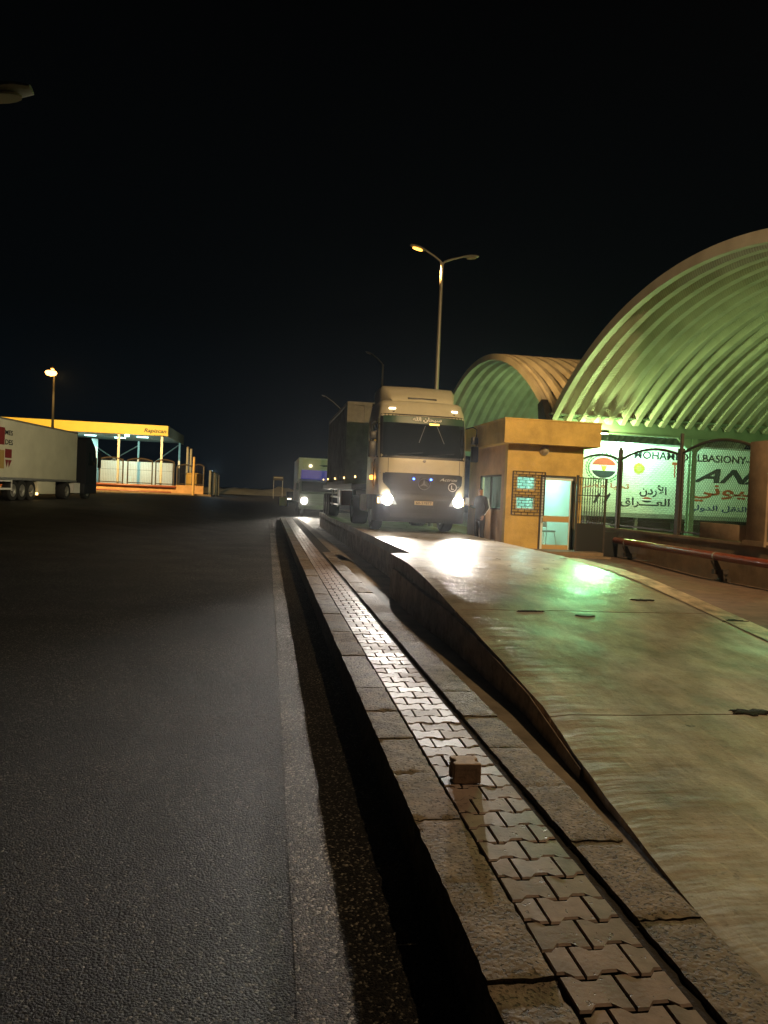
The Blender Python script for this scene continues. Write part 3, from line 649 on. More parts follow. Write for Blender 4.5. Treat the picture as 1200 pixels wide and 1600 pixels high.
# door
dr = MB(); t = .07; zt = dz1-.06
mz = lerp(.43, dz0, zt)
dr.box((dx0+.03, .0, dz0), (dx0+.03+t, .05, zt)).box((dx1-.03-t, .0, dz0), (dx1-.03, .05, zt)).box((dx0+.03+t, 0, zt-t), (dx1-.03-t, .05, zt))
d_ = dr.build('door', 'alu', bo)
MB().box((dx0+.03+t, .0, mz-.08), (dx1-.03-t, .045, mz+.08)).build('door_rail', 'orangewood', d_)
MB().box((dx0+.03+t, .0, dz0), (dx1-.03-t, .045, dz0+.14)).build('door_rail', 'orangewood', d_)
MB().box((dx0+.1, .02, dz0+.14), (dx1-.1, .026, mz-.08)).build('pane', 'glass', d_)
MB().box((dx0+.1, .02, mz+.08), (dx1-.1, .026, zt-t)).build('pane', 'glass', d_)
MB().tube([(dx0+.07, -.0, mz-.1), (dx0+.07, -.05, mz-.1), (dx0+.07, -.05, mz+.02), (dx0+.07, 0, mz+.02)], .012).build('handle', 'steel', d_)
MB().box((dx0-.02, -.03, dz0), (dx0+.028, .1, dz1)).box((dx1-.028, -.03, dz0), (dx1+.04, .1, dz1)).box((dx0+.028, -.03, zt+.004), (dx1-.028, .1, dz1)).build('door_frame', 'iron', bo)
# inner window on the back wall, seen through the door
o = MB().box((.9, BD-.26, 1.0), (.96, BD-.17, 2.2)).box((1.86, BD-.26, 1.0), (1.92, BD-.17, 2.2)).box((.96, BD-.26, 1.0), (1.86, BD-.17, 1.07)).box((.96, BD-.26, 2.13), (1.86, BD-.17, 2.2)).box((1.4, BD-.25, 1.07), (1.46, BD-.18, 2.13)).build('window', 'alu', bo)
MB().box((.96, BD-.215, 1.07), (1.86, BD-.205, 2.13)).build('pane', 'curtain', o)
MB().cyl((.5, 1.9, BH-.16), (1.9, 1.9, BH-.16), .02, n=10).build('tube_lamp', 'fluo', bo)
point('booth_light', (7.5, 20.6, .45+BH-.5), 190, (.42, 1, .85), .25)
# chair inside
ch = thing('chair', 'grey office chair with metal legs seen through the booth door glass', 'chair', (7.9, 20.1, .57), R(15))
MB().box((-.22, -.22, .42), (.22, .2, .47), bev=.02).build('seat', 'greyseat', ch)
MB().box((-.2, .2, .55), (.2, .24, .88), bev=.015).build('backrest', 'greyseat', ch)
for sx in (-1, 1):
    MB().tube([(sx*.2, .22, .88), (sx*.2, .2, .45), (sx*.23, .26, 0)], .013).build('leg', 'steel', ch)
    MB().tube([(sx*.19, -.18, .43), (sx*.23, -.25, 0)], .013).build('leg', 'steel', ch)
dsk = thing('desk', 'pale desk against the inner booth wall below the window', 'desk', (7.3, 21.6, .57))
MB().box((-.8, .1, .72), (.9, .8, .75)).build('desktop', 'alu', dsk)
for x in (-.75, .85):
    MB().box((x-.02, .15, 0), (x+.02, .19, .72)).build('leg', 'steel', dsk); MB().box((x-.02, .72, 0), (x+.02, .76, .72)).build('leg', 'steel', dsk)
# ------------------------------------------------------------------ gate right of the booth door
ga = thing('iron_gate', 'dark barred iron gate with solid lower panel beside the booth door', 'gate', (8.18, 18.62, .45))
gz_ = at(915, 818, 1, 18.62).z-.45; gt = at(915, 746, 1, 18.62).z-.45; gw = .8
MB().box((0, 0, .06), (gw, .03, gz_)).build('panel', 'black', ga)
MB().box((-.03, -.01, 0), (.03, .05, gt+.05)).box((gw-.02, -.01, .05), (gw+.03, .04, gt)).box((.03, 0, gt-.03), (gw-.02, .03, gt)).box((.03, 0, lerp(.6, gz_, gt)), (gw-.02, .025, lerp(.6, gz_, gt)+.025)).build('frame', 'iron', ga)
b_ = MB()
for i in range(1, 11):
    x = i*gw/11; pts = [(x, .015, gz_+k*(gt-gz_)/10) for k in range(11)]
    b_.tube(pts, [.009+.006*(k % 2) for k in range(11)], 6)
b_.build('bars', 'iron', ga)
MB().box((gw+.03, .0, -.05), (gw+.42, .04, gz_-.2)).build('side_panel', 'black', ga)
ba = MB().tube([(8.42, 18.9, 2.85), (8.62, 18.72, 2.6), (8.78, 18.7, 2.38)], .018)
# ------------------------------------------------------------------ low wall, rail, fence
FX = 9.6
wl = thing('boundary_wall', 'low brown rendered wall below the arched mesh fence', 'wall', (FX, 0, 0))
MB().box((0, 7.5, .2), (.3, 24.5, 1.14)).build('wall_body', 'wallbrown', wl)
MB().box((-.03, 7.5, 1.14), (.33, 24.5, 1.2)).build('coping', 'wallbrown', wl)
rl = thing('guard_rail', 'thick red brown pipe guard rail in front of the low wall', 'guard rail', (FX-.28, 0, 0))
MB().cyl((0, 9.0, .86), (0, 21.6, .9), .085, n=20).build('pipe', 'railred', rl)
for y in (14.1, 18.0, 21.2, 10.2):
    MB().box((-.05, y-.05, .5), (.28, y+.05, .6)).prism([(-.1, y-.04, .78), (.02, y-.04, .78), (.28, y-.04, .32), (.16, y-.04, .32)], (0, .08, 0)).box((.2, y-.13, .3), (.28, y+.13, .42)).build('bracket', 'iron', rl)
    MB().cyl((0, y-.02, .873), (0, y+.02, .873), .092, n=20).build('clamp', 'steel', rl)
fnc = thing('arched_fence', 'dark arched mesh fence standing on the low wall beside the booth', 'fence', (FX+.12, 16, 1.2))
def fence_panel(ya, yb, label, mesh=True, zlo=1.3, zhi=3.12, arch=.2):
    L = yb-ya; h = zhi-1.2; lo = zlo-1.2; n = 18
    top = lambda y: h+arch*(1-(2*y/L)**2)
    o = MB().tube([(0, -L/2+i*L/n, top(-L/2+i*L/n)) for i in range(n+1)], .035, 8).tube([(0, -L/2+.03, 0), (0, -L/2+.03, h)], .03, 6).tube([(0, L/2-.03, 0), (0, L/2-.03, h)], .03, 6).box((-.02, -L/2, lo-.04), (.02, L/2, lo)).build('fence_panel', 'iron', fnc); o.location = (0, (ya+yb)/2-16, 0)
    mb = MB(); st = .062; a = .0042; sl = 1.55    # diamond mesh strands
    for sg in (1, -1):
        c = -L/2-3
        while c < L/2+3:
            # line y = c + sg*(z-lo)/sl
            zs = [lo+k*.05 for k in range(int((h+arch-lo)/.05)+2)]; ins = [z for z in zs if -L/2+.03 < c+sg*(z-lo)/sl < L/2-.03 and z < top(c+sg*(z-lo)/sl)]
            if len(ins) > 1:
                z0_, z1_ = ins[0], ins[-1]; y0_, y1_ = c+sg*(z0_-lo)/sl, c+sg*(z1_-lo)/sl
                X = .003*sg
                mb.add([(X-.003, y0_-a, z0_), (X-.003, y0_+a, z0_), (X+.003, y0_, z0_), (X-.003, y1_-a, z1_), (X-.003, y1_+a, z1_), (X+.003, y1_, z1_)], [(0, 1, 4, 3), (1, 2, 5, 4), (2, 0, 3, 5)])
            c += st
    mb.build('mesh_infill', 'iron', o, smooth=10)
    return o
ys_f = [22.4, 19.35, 16.28, 13.85]
fence_panel(19.42, 22.4, 'arched mesh fence panel nearest the booth, before the flag emblem')
fence_panel(16.36, 19.28, 'middle arched mesh fence panel before the golden sun emblem')
fence_panel(13.58, 16.2, 'arched mesh fence panel just left of the thick brown pillar', zhi=3.15, arch=.22)
fence_panel(10.4, 12.9, 'arched mesh fence panel right of the thick brown pillar')
for y, l_ in ((19.35, 'slim dark fence post nearest the booth'), (16.28, 'dark double fence post left of the green column')):
    o = MB().box((-.05, -.05 if y > 17 else -.075, 0), (.05, .05 if y > 17 else .075, 2.2 if y > 17 else 2.06)).box((-.03, -.03, 2.2 if y > 17 else 2.06), (.03, .03, 2.26 if y > 17 else 2.42), bev=0).build('post', 'iron', fnc); o.location = (0, y-16, 0)
pl_ = thing('pillar', 'thick brown square pillar at the right end of the mesh fence', 'pillar', (FX-.02, 13.24, 1.16))
MB().box((-.02, -.3, 0), (.34, .28, 2.08), bev=.01).build('shaft', 'wallbrown', pl_)
MB().box((-.06, -.34, 0), (.38, .32, .1)).build('base', 'wallbrown', pl_)
MB().cyl((.05, -.33, .1), (.05, -.33, 2.4), .025).build('conduit', 'steel', pl_)
o = MB().box((FX+.01, 13.6, 1.21), (FX+.09, 15.2, 1.55), bev=.01).build('cable_box', 'wallbrown'); tag(o, 'brown metal cover box on the wall top beside the pillar', 'cover box')
# ------------------------------------------------------------------ trailer with lettering under the vault
TY = 28.5; tl = thing('semi_trailer', 'white box semi trailer with Arabic and Latin lettering under the vault', 'semi trailer', (11.95, TY, .3))
def lt(px, py): p = at(px, py, 1, TY); return p.x-11.95, p.z-.3
TZ1, TZ0 = 4.42-.3, 1.45-.3
MB().box((0, 0, TZ0), (13.4, 2.5, TZ1), bev=.03).build('box_body', 'trailerwhite', tl)
MB().box((-.01, -.02, TZ0-.1), (13.41, .02, TZ0+.08)).box((-.01, -.018, TZ1-.06), (13.41, .02, TZ1+.01)).build('side_rail', 'steel', tl)
MB().box((.3, .5, TZ0-.3), (13.2, .62, TZ0-.1)).box((.3, 1.9, TZ0-.3), (13.2, 2.0, TZ0-.1)).build('chassis', 'black', tl)
for x in (2.6, 2.9): pass
for x in (1.0, 3.3): MB().box((x, .3, .1), (x+.12, .42, TZ0-.1)).box((x-.06, .22, 0), (x+.18, .5, .08)).build('landing_leg', 'steel', tl)
def wheel(parent, c, r=.5, w_=.3, side=-1, axis=(1, 0, 0), name='wheel'):
    """side: +1/-1, which way the outer face looks along axis"""
    a = Vector(axis)*side; c = Vector(c)
    o = MB().lathe(c-a*w_/2, a, [(0, r*.6), (0, r*.93), (w_*.12, r), (w_*.88, r), (w_, r*.93), (w_, r*.6)], 28).build(name, 'rubber', parent)
    MB().lathe(c-a*w_/2, a, [(.01, .02), (.01, r*.6), (w_*.97, r*.6), (w_*.93, r*.52), (w_*.75, r*.42), (w_*.78, r*.2), (w_*.98, r*.17), (w_, .01)], 20).build('rim', 'rimgrey', o)
    return o
for x in (8.8, 10.1, 11.4): wheel(tl, (x, .25, .5), axis=(0, 1, 0), side=-1)
wheel(tl, (1.9, .35, .5), axis=(0, 1, 0), side=-1)
def ltext(name, body, px0, px1, pyb, pyt, m_, off=0, shear=0, lab=None):
    x0, z0 = lt(px0, pyb); x1, _ = lt(px1, pyb); _, z1 = lt(px0, pyt)
    text(name, body, (x0, -.002, z0), (1, 0, 0), (0, 0, 1), x1-x0, z1-z0, m_, tl, off, shear)
ltext('lettering', 'MOHAMED ELBASIONY- TR', 991, 1196, 716, 704, 'ink', .02)
ltext('lettering', 'ANA', 1081, 1204, 753, 730.5, 'ink', .03, .5)
ltext('lettering', arab('البسيوني'), 1076, 1246, 783, 753, 'inkred', .02)
ltext('lettering', arab('النقل الدولي'), 1073, 1166, 801, 788, 'inkblue', .02)
ltext('lettering', arab('تحيا مصر'), 909, 983, 763, 752, 'inkred', .012)
ltext('lettering', arab('الأردن'), 999, 1041, 776, 756, 'ink', .02)
ltext('lettering', arab('العــــراق'), 968, 1046, 792, 776, 'ink', .02)
ltext('lettering', 'TR', 1049, 1068, 746, 722, 'inkred', .02)
# flag emblem with laurel wreath
def disc_clip(name, cx, cz, rx, rz, z0, z1, m_, y=-.006, n=20):
    """horizontal band of an ellipse between heights z0..z1 (fractions -1..1)"""
    L, Rr_ = [], []
    for i in range(n+1):
        f = lerp(i/n, z0, z1); h = math.sqrt(max(0, 1-f*f)); L.append((cx-h*rx, y, cz+f*rz)); Rr_.append((cx+h*rx, y, cz+f*rz))
    MB().prism(L+Rr_[::-1], (0, .005, 0)).build(name, m_, tl)
cx, cz = lt(943.5, 731); ex, _ = lt(963, 731); rx = ex-cx; _, ez = lt(943.5, 715); rz = ez-cz
disc_clip('emblem_ring', cx, cz, rx*1.1, rz*1.1, -1, 1, 'whitetext', -.004)
disc_clip('flag_red', cx, cz, rx, rz, .28, 1, 'flagred', -.008); disc_clip('flag_black', cx, cz, rx, rz, -1, -.28, 'ink', -.008); disc_clip('flag_white', cx, cz, rx, rz, -.27, .27, 'whitetext', -.008)
MB().prism([(cx-.1, -.012, cz), (cx-.13, -.012, cz+.11), (cx-.03, -.012, cz+.07), (cx, -.012, cz+.13), (cx+.03, -.012, cz+.07), (cx+.13, -.012, cz+.11), (cx+.1, -.012, cz-.02), (cx+.04, -.012, cz-.12), (cx-.04, -.012, cz-.12)], (0, .004, 0)).build('eagle', 'gold', tl)
lv = MB()
for i in range(26):
    a = R(-82+i*6.6)
    for sg in (1, -1):
        for k in (1.22, 1.42):
            p = Vector((cx+sg*math.cos(a)*rx*k, -.007, cz+math.sin(a)*rz*k)); d = Vector((-sg*math.sin(a)+.5*sg*(k-1.3)*6*math.cos(a), 0, math.cos(a)+.4*(k-1.3)*4*math.sin(a))).normalized(); q = Vector((d.z, 0, -d.x))
            if i % 2: lv.prism([p-d*.09, p+q*.03, p+d*.09, p-q*.03], (0, .004, 0))
lv.build('laurel', 'inkgreen', tl)
sx_, sz_ = lt(998.5, 732); pts = [(sx_+math.cos(a)*r_, -.008, sz_+math.sin(a)*r_) for a, r_ in [(R(i*9), .27 if i % 2 else .2) for i in range(40)]]
MB().prism(pts, (0, .005, 0)).build('sun_emblem', 'gold', tl)
MB().prism([(sx_+math.cos(R(i*20))*.12, -.012, sz_+math.sin(R(i*20))*.12) for i in range(18)], (0, .003, 0)).build('sun_face', 'orangewood', tl)
cx, cz = lt(1010.5, 781)
disc_clip('flag_red', cx, cz, .23, .11, .25, 1, 'flagred'); disc_clip('flag_white', cx, cz, .23, .11, -.24, .24, 'whitetext'); disc_clip('flag_black', cx, cz, .23, .11, -1, -.25, 'ink')
hm = MB()
for a in (930, 946): 
    x0, z0 = lt(a-4, 785); x1, z1 = lt(a+8, 770)
    hm.prism([(x0, -.005, z0), (x0+.12, -.005, z0-.03), (x1+.02, -.005, z1-.05), (x1-.06, -.005, z1)], (0, .004, 0)).prism([(x0+.12, -.005, z0+.2), (x0+.3, -.005, z0+.28), (x0+.28, -.005, z0+.34), (x0+.1, -.005, z0+.3)], (0, .004, 0))
hm.build('hand_mark', 'ink', tl)
# ------------------------------------------------------------------ truck cab
def y0f(z): return interp(z, [(.3, .06), (.42, .0), (.95, .0), (1.1, .03), (1.8, .06), (2.2, .08), (3.38, .30), (3.78, .5), (3.84, .62)])
def wf(z): return interp(z, [(0, 1.25), (3.3, 1.25), (3.8, 1.17), (3.84, 1.12)])
def front(x, z): u = abs(x)/1.25; return y0f(z)+.05*u*u+.24*u**9
def fpatch(x0, x1, z0, z1, off=.006, nx=16, nz=10, th=.02, fx=None):
    """patch lying on the cab front, standing off by off"""
    mb = MB(); vs = []
    for lay in (0, 1):
        for j in range(nz+1):
            z = lerp(j/nz, z0, z1)
            for i in range(nx+1):
                a, b = (x0, x1) if not fx else fx(j/nz)
                x = lerp(i/nx, a, b); vs.append((x*wf(z)/1.25, front(x, z)-off+lay*th, z))
    W = nx+1; T = W*(nz+1)
    fs = [(l*T+j*W+i, l*T+j*W+i+1, l*T+(j+1)*W+i+1, l*T+(j+1)*W+i) for l in (0, 1) for j in range(nz) for i in range(nx)]
    rim = [i for i in range(W)]+[j*W+nx for j in range(1, nz+1)]+[nz*W+i for i in range(nx-1, -1, -1)]+[j*W for j in range(nz-1, 0, -1)]
    fs += [(rim[i], rim[(i+1) % len(rim)], T+rim[(i+1) % len(rim)], T+rim[i]) for i in range(len(rim))]
    return mb.add(vs, fs)
def cab_body(z0, zs, depth, x_in=0):
    mb = MB(); xs_ = [-1.25+2.5*i/40 for i in range(41)]; vs = []
    for z in zs:
        for x in xs_: vs.append((x*wf(z)/1.25, front(x, z), z))
        vs += [(wf(z), depth, z), (-wf(z), depth, z)]
    K = 43
    fs = [(j*K+i, j*K+(i+1) % K, (j+1)*K+(i+1) % K, (j+1)*K+i) for j in range(len(zs)-1) for i in range(K)]
    fs += [tuple(range(K)), tuple(range((len(zs)-1)*K, len(zs)*K))]
    return mb.add(vs, fs)
tr = thing('truck', 'large cream cab truck with lit headlights on the weighbridge beside the booth', 'truck', (4.43, 20.72, .79), R(1.5)); tr.scale = (1.045, 1, 1)
cabm = cab_body(.9, [1.06, 1.3, 1.8, 2.0, 2.2, 2.5, 2.9, 3.38, 3.5, 3.65, 3.78, 3.84], 2.3).build('cab', 'cream', tr, smooth=45)
bmp = cab_body(.3, [.3, .34, .42, .6, .9, 1.055], 1.1).build('bumper', 'darkplastic', tr, smooth=45)
fpatch(-.9, .9, .44, .56, .03).build('step_bar', 'darkplastic', bmp); fpatch(-1.0, 1.0, .66, .72, .03).build('trim_bar', 'darkplastic', bmp)
fpatch(-1.06, 1.06, .95, 1.69, .012, nz=8, fx=lambda t: (-lerp(sst((t-.3)/.4), .92, 1.13), lerp(sst((t-.3)/.4), .92, 1.13))).build('grille', 'darkplastic', tr)
sl = MB()
for i in range(5):
    z = .98+i*.12
    p = fpatch(-.86-.02*i, .86+.02*i, z, z+.05, .035, nz=1); sl.add(p.v, p.f)
sl.build('grille_slats', 'darkplastic', tr)
# windscreen and its rubber surround
fpatch(-1.215, 1.215, 2.13, 3.42, .008, 24, 10).build('windscreen_surround', 'black', tr)
ws = fpatch(-1.14, 1.14, 2.2, 3.36, .014, 24, 12).build('windscreen', 'glassdark', tr)
M['visor'] = mat('green sun visor strip', (.04, .09, .06), .3, coat=.6)
fpatch(-1.14, 1.14, 3.16, 3.36, .018, 20, 3).build('sun_strip', 'visor', tr)
text('lettering', arab('سبحان الله'), (-.34, front(0, 3.2)-.03, 3.2), (1, 0, 0), (0, .18, 1), .82, .15, 'whitetext', tr, .025)
fpatch(.14, .42, 3.13, 3.18, .019, 6, 2).build('cab_lamp', 'cablamp', tr)  # glowing strip laid on the glass to imitate its yellow glare
for x0, x1 in ((-.75, -.05), (.1, .85)):
    a = Vector((x0, front(x0, 2.22)-.04, 2.24)); b = Vector((x1, front(x1, 2.32)-.04, 2.32)); MB().tube([a, (a+b)/2+Vector((0, -.01, -.01)), b], .012).build('wiper', 'black', tr)
# pale curtain straps seen through the glass
for a, b in (((.02, 3.1), (-.16, 2.6)), ((.36, 3.1), (.56, 2.6))):
    MB().tube([(a[0], front(a[0], a[1])-.017, a[1]), (b[0], front(b[0], b[1])-.017, b[1])], .008).build('strap', 'steel', tr)
# headlights
for sx in (-1, 1):
    hl = fpatch(sx*1.19, sx*.8, .80, 1.05, .02, 10, 5, fx=lambda t, s=sx: (s*1.2, s*lerp(t, .74, .86))).build('headlight', 'headlens', tr)
    c = Vector((sx*1.0, front(1.0, .93)-.04, .93)); MB().lathe(c, (0, -1, 0), [(0, .15), (.02, .14), (.03, .1), (.04, .001)], 20).build('lamp_bulb', 'head', hl)
    fpatch(sx*1.235, sx*1.2, .82, .98, .012, 3, 3).build('indicator', 'amber_s', tr)
    fpatch(sx*.92, sx*.96, 3.56, 3.6, .02, 6, 3, fx=lambda t, s=sx: (s*.84, s*1.02)).build('marker_light', 'marker', tr)
    # corner panels beside the grille
    fpatch(sx*1.24, sx*1.0, 1.1, 1.4, .024, 8, 6, fx=lambda t, s=sx: (s*1.235, s*lerp(t**1.5, .92, 1.1))).build('corner_panel', 'cream', tr)
    MB().box((sx*.86-.03, front(.86, 3.5)-.012, 3.45), (sx*.86+.03, front(.86, 3.5)+.03, 3.5)).build('spray_nozzle', 'black', tr)
# badge: three pointed star in a ring
sc_ = Vector((0, front(0, 1.4)-.055, 1.41)); bd_ = MB(); bd_.tube([sc_+Vector((math.cos(R(i*15))*.16, 0, math.sin(R(i*15))*.16)) for i in range(25)], .014, 6)
for k in range(3):
    a = R(90+120*k); d = Vector((math.cos(a), 0, math.sin(a))); q = Vector((-d.z, 0, d.x)); bd_.prism([sc_-q*.03, sc_+d*.155, sc_+q*.03], (0, .015, 0))
M['badge'] = mat('dull badge metal', (.2, .2, .22), .35, metal=.9)
bd_.build('badge', 'badge', tr)
for x in (-.29, .2): MB().lathe((x, front(x, 1.56)-.03, 1.55), (0, -1, 0), [(0, .03), (.02, .025), (.03, .001)], 12).build('blue_lamp', 'blue', tr)
text('lettering', 'Actros', (.45, front(.5, 1.56)-.03, 1.52), (1, 0, 0), (0, 0, 1), .5, .085, 'whitetext', tr, 0, .4)
lc = Vector((.82, front(.82, 1.35)-.04, 1.35)); MB().tube([lc+Vector((math.cos(R(i*15))*.115, 0, math.sin(R(i*15))*.115)) for i in range(25)], .012, 6).build('round_sign', 'whitetext', tr)
text('lettering', 'L', lc+Vector((-.04, -.01, -.06)), (1, 0, 0), (0, 0, 1), .08, .12, 'whitetext', tr, .02)
MB().lathe((0, front(0, 2.07)-.005, 2.07), (0, -1, 0), [(0, .045), (.012, .04), (.016, .001)], 16).build('round_badge', 'badge', tr)
pm = MB().box((-.26, front(0, .88)-.085, .81), (.26, front(0, .88)-.06, .92)).build('number_plate', 'plate', tr)
text('lettering', '60-57877', (-.22, front(0, .88)-.086, .828), (1, 0, 0), (0, 0, 1), .44, .075, 'ink', tr, .01, ext=.003)
# panel seams and lower trim
for x in (-1.0, 1.03): fpatch(x-.006, x+.006, 1.72, 2.12, .004, 1, 4).build('panel_seam', 'black', tr)
fpatch(-1.2, 1.2, 1.69, 1.71, .006, 16, 1).build('panel_seam', 'black', tr)
# roof fairing
fr = MB(); secs = []
for k in range(9):
    t = k/8; y = lerp(t, .62, 2.2); h = .02+.5*math.sin(min(1, t*1.9)*math.pi/2); hw = lerp(min(1, t*2), .88, 1.12)
    secs.append([(-hw, y, 3.80), (-hw, y, 3.82+h*.75), (-hw+.1, y, 3.83+h), (0, y, 3.85+h), (hw-.1, y, 3.83+h), (hw, y, 3.82+h*.75), (hw, y, 3.80)])
vs = [p for s_ in secs for p in s_]; fr.add(vs, [(i*7+k, i*7+(k+1) % 7, (i+1)*7+(k+1) % 7, (i+1)*7+k) for i in range(8) for k in range(7)]+[tuple(range(7)), tuple(range(56, 63))])
fr.build('roof_fairing', 'cream', tr, smooth=50)
MB().box((-.42, .66, 3.86), (.42, .9, 3.955), bev=.02).build('fairing_slot', 'black', tr)
# sides
for sx in (-1, 1):
    MB().box((sx*1.24, .62, 2.2), (sx*1.262, 1.5, 3.15), bev=.008).build('side_window', 'glassdark', tr)
    mr = MB().box((sx*1.36, .12, 2.12), (sx*1.56, .27, 2.58), bev=.03).box((sx*1.36, .12, 2.64), (sx*1.54, .27, 2.86), bev=.03).build('mirror', 'black', tr)
    MB().tube([(sx*1.24, .4, 3.1), (sx*1.4, .25, 3.15), (sx*1.5, .2, 3.08), (sx*1.5, .2, 2.2), (sx*1.24, .4, 2.15)], .018).build('mirror_arm', 'black', mr)
    for z in (.5, .85): MB().box((sx*1.0, .35, z), (sx*1.24, .95, z+.04)).build('step', 'darkplastic', tr)
    MB().box((sx*1.235, 1.15, .6), (sx*.8, 2.25, 1.08), bev=.05).build('wheel_arch', 'darkplastic', tr)
    wheel(tr, (sx*1.05, 1.6, .5), side=sx); wheel(tr, (sx*1.02, 5.2, .5), w_=.5, side=sx)
MB().tube([(-1.3, .3, 3.25), (-1.28, .34, 2.95)], .02).build('grab_rail', 'chrome', tr)
MB().tube([(-1.27, .7, 1.3), (-1.3, .7, 1.4), (-1.3, .7, 2.0), (-1.27, .7, 2.1)], .02).build('grab_rail', 'chrome', tr)
MB().box((-.45, 1.0, .75), (-.33, 6.2, .98)).box((.33, 1.0, .75), (.45, 6.2, .98)).box((-.7, 5.0, .45), (.7, 5.4, .62)).build('chassis', 'black', tr)
MB().box((-1.2, 2.6, .5), (-.7, 3.9, 1.05), bev=.06).build('fuel_tank', 'steel', tr)
sg_ = MB().box((-1.37, .88, 1.5), (-1.25, .98, 1.62), bev=.02).build('side_light', 'amber', tr)
MB().tube([(-1.1, 2.36, 3.9), (-1.1, 2.36, 1.3)], .06).build('exhaust_stack', 'darkplastic', tr)
HY = 20.72-.1
for sx, px_ in ((-1, 3.42), (1, 5.42)):
    spot('headlight_beam', (px_, HY-.05, 1.79), (px_-1.6, 2, .95), 3200, (1, .93, .84), 50, 1, .07)
point('amber_light', (2.98, 21.6, 2.36), 6, (1, .4, .05), .06)
point('grille_fill', (4.3, 20.4, 2.45), .5, (.1, .2, 1), .02)
# ------------------------------------------------------------------ trailer and container behind the truck
ct = thing('flatbed_trailer', 'dark flatbed trailer with a row of small amber side lamps behind the cream truck', 'trailer', (3.95, 23.9, .79))
MB().box((-1.25, 0, 1.2), (1.25, 12.6, 1.38)).box((-.5, .3, .9), (-.38, 12.4, 1.2)).box((.38, .3, .9), (.5, 12.4, 1.2)).build('bed', 'darkplastic', ct)
MB().box((-1.22, 4.6, .55), (-1.18, 8.2, .62)).box((-1.22, 4.6, .85), (-1.18, 8.2, .92)).box((-1.22, 5.0, .5), (-1.17, 5.06, 1.2)).box((-1.22, 7.6, .5), (-1.17, 7.66, 1.2)).build('side_guard', 'steel', ct)
for sx in (-1, 1):
    for y in (8.9, 10.2, 11.5): wheel(ct, (sx*1.02, y, .5), w_=.45, side=sx)
    MB().box((sx*.8-.06, 2.9, .1), (sx*.8+.06, 3.02, 1.2)).build('landing_leg', 'steel', ct)
M['redbox'] = mat('dull red box', (.25, .05, .04), .6)
MB().box((-1.22, 3.3, .6), (-.7, 4.4, 1.15), bev=.02).build('tool_box', 'redbox', ct)
for px_ in (554.5, 537, 523, 512, 505):
    p = at(px_, 745+(554-px_)*.09, 0, 2.68); MB().box((-1.275, p.y-23.9-.05, p.z-.79-.03), (-1.245, p.y-23.9+.05, p.z-.79+.03)).build('side_lamp', 'amber_s', ct)
cn = thing('shipping_container', 'tall weathered grey corrugated container on the flatbed trailer', 'container', (3.93, 26.3, .79+1.38))
CL, CH = 8.1, 2.96
for sx in (-1, 1):
    mb = MB(); vs = []; y = .08; p = []
    while y < CL-.2: p += [(y, 0), (y+.22, 0), (y+.3, .07), (y+.5, .07), (y+.58, 0)]; y += .58
    p = [q for q in p if q[0] < CL-.08]+[(CL-.08, 0)]
    for yy_, d in p: vs += [(sx*(1.2-d), yy_, .1), (sx*(1.2-d), yy_, CH-.1), (sx*(1.12-d*.9), yy_, .1), (sx*(1.12-d*.9), yy_, CH-.1)]
    mb.add(vs, [(i*4, i*4+4, i*4+5, i*4+1) for i in range(len(p)-1)]+[(i*4+2, i*4+6, i*4+7, i*4+3) for i in range(len(p)-1)])
    mb.build('side_panel', 'container', cn, smooth=20)
fm = MB()
for sx in (-1, 1):
    fm.box((sx*1.22, 0, 0), (sx*1.08, .14, CH)).box((sx*1.22, CL-.14, 0), (sx*1.08, CL, CH)).box((sx*1.225, .14, 0), (sx*1.1, CL-.14, .12)).box((sx*1.225, .14, CH-.12), (sx*1.1, CL-.14, CH))
fm.box((-1.08, 0, 0), (1.08, .1, .12)).box((-1.08, 0, CH-.12), (1.08, .1, CH)); fm.build('frame', 'container', cn)
em = MB()
for i in range(9): em.box((-1.08+i*.24, .03+(.04 if i % 2 else 0), .12), (-1.08+(i+1)*.24, .08+(.04 if i % 2 else 0), CH-.12))
em.build('end_panel', 'container', cn)
MB().box((-1.1, .1, CH-.06), (1.1, CL-.1, CH-.02)).build('roof', 'container', cn)
dm = MB().box((-1.1, CL-.1, .1), (0-.005, CL-.04, CH-.1)).box((.005, CL-.1, .1), (1.1, CL-.04, CH-.1)).build('doors', 'container', cn)
# ------------------------------------------------------------------ second truck
t2 = thing('truck', 'second truck waiting behind, low pale cab with tall white and blue box, one headlight showing', 'truck', (3.38, 50, .16))
MB().box((-1.3, 1.6, .9), (1.3, 10, 4.0), bev=.04).build('box_body', 'white', t2)
MB().prism([(-1.0, 1.58, 3.25), (-.2, 1.58, 3.1), (.4, 1.58, 3.22), (1.28, 1.58, 3.2), (1.28, 1.58, 3.9), (-1.0, 1.58, 3.9)], (0, .01, 0)).build('pale_sign', 'refwhite', t2)
MB().prism([(.1, 1.565, 3.5), (.45, 1.565, 3.42), (.9, 1.565, 3.47), (.85, 1.565, 3.54), (.4, 1.565, 3.53)], (0, .01, 0)).build('dark_mark', 'ink', t2)
M['bluepanel'] = mat('deep blue panel', (.03, .04, .4), .3, emit=(.03, .04, .5), estr=.22)  # panel is no lamp; a faint blue glow is put into its colour
cb = MB().prism([(-1.2, 0, .55), (-1.2, 0, 1.5), (-1.2, .1, 1.6), (-1.2, .55, 2.35), (-1.2, 1.5, 2.5), (-1.2, 1.5, .55)], (2.4, 0, 0)).build('cab', 'rimgrey', t2)
MB().prism([(-1.1, .12, 1.66), (1.1, .12, 1.66), (1.08, .52, 2.32), (-1.08, .52, 2.32)], (0, -.015, .006)).build('windscreen', 'glassdark', t2)
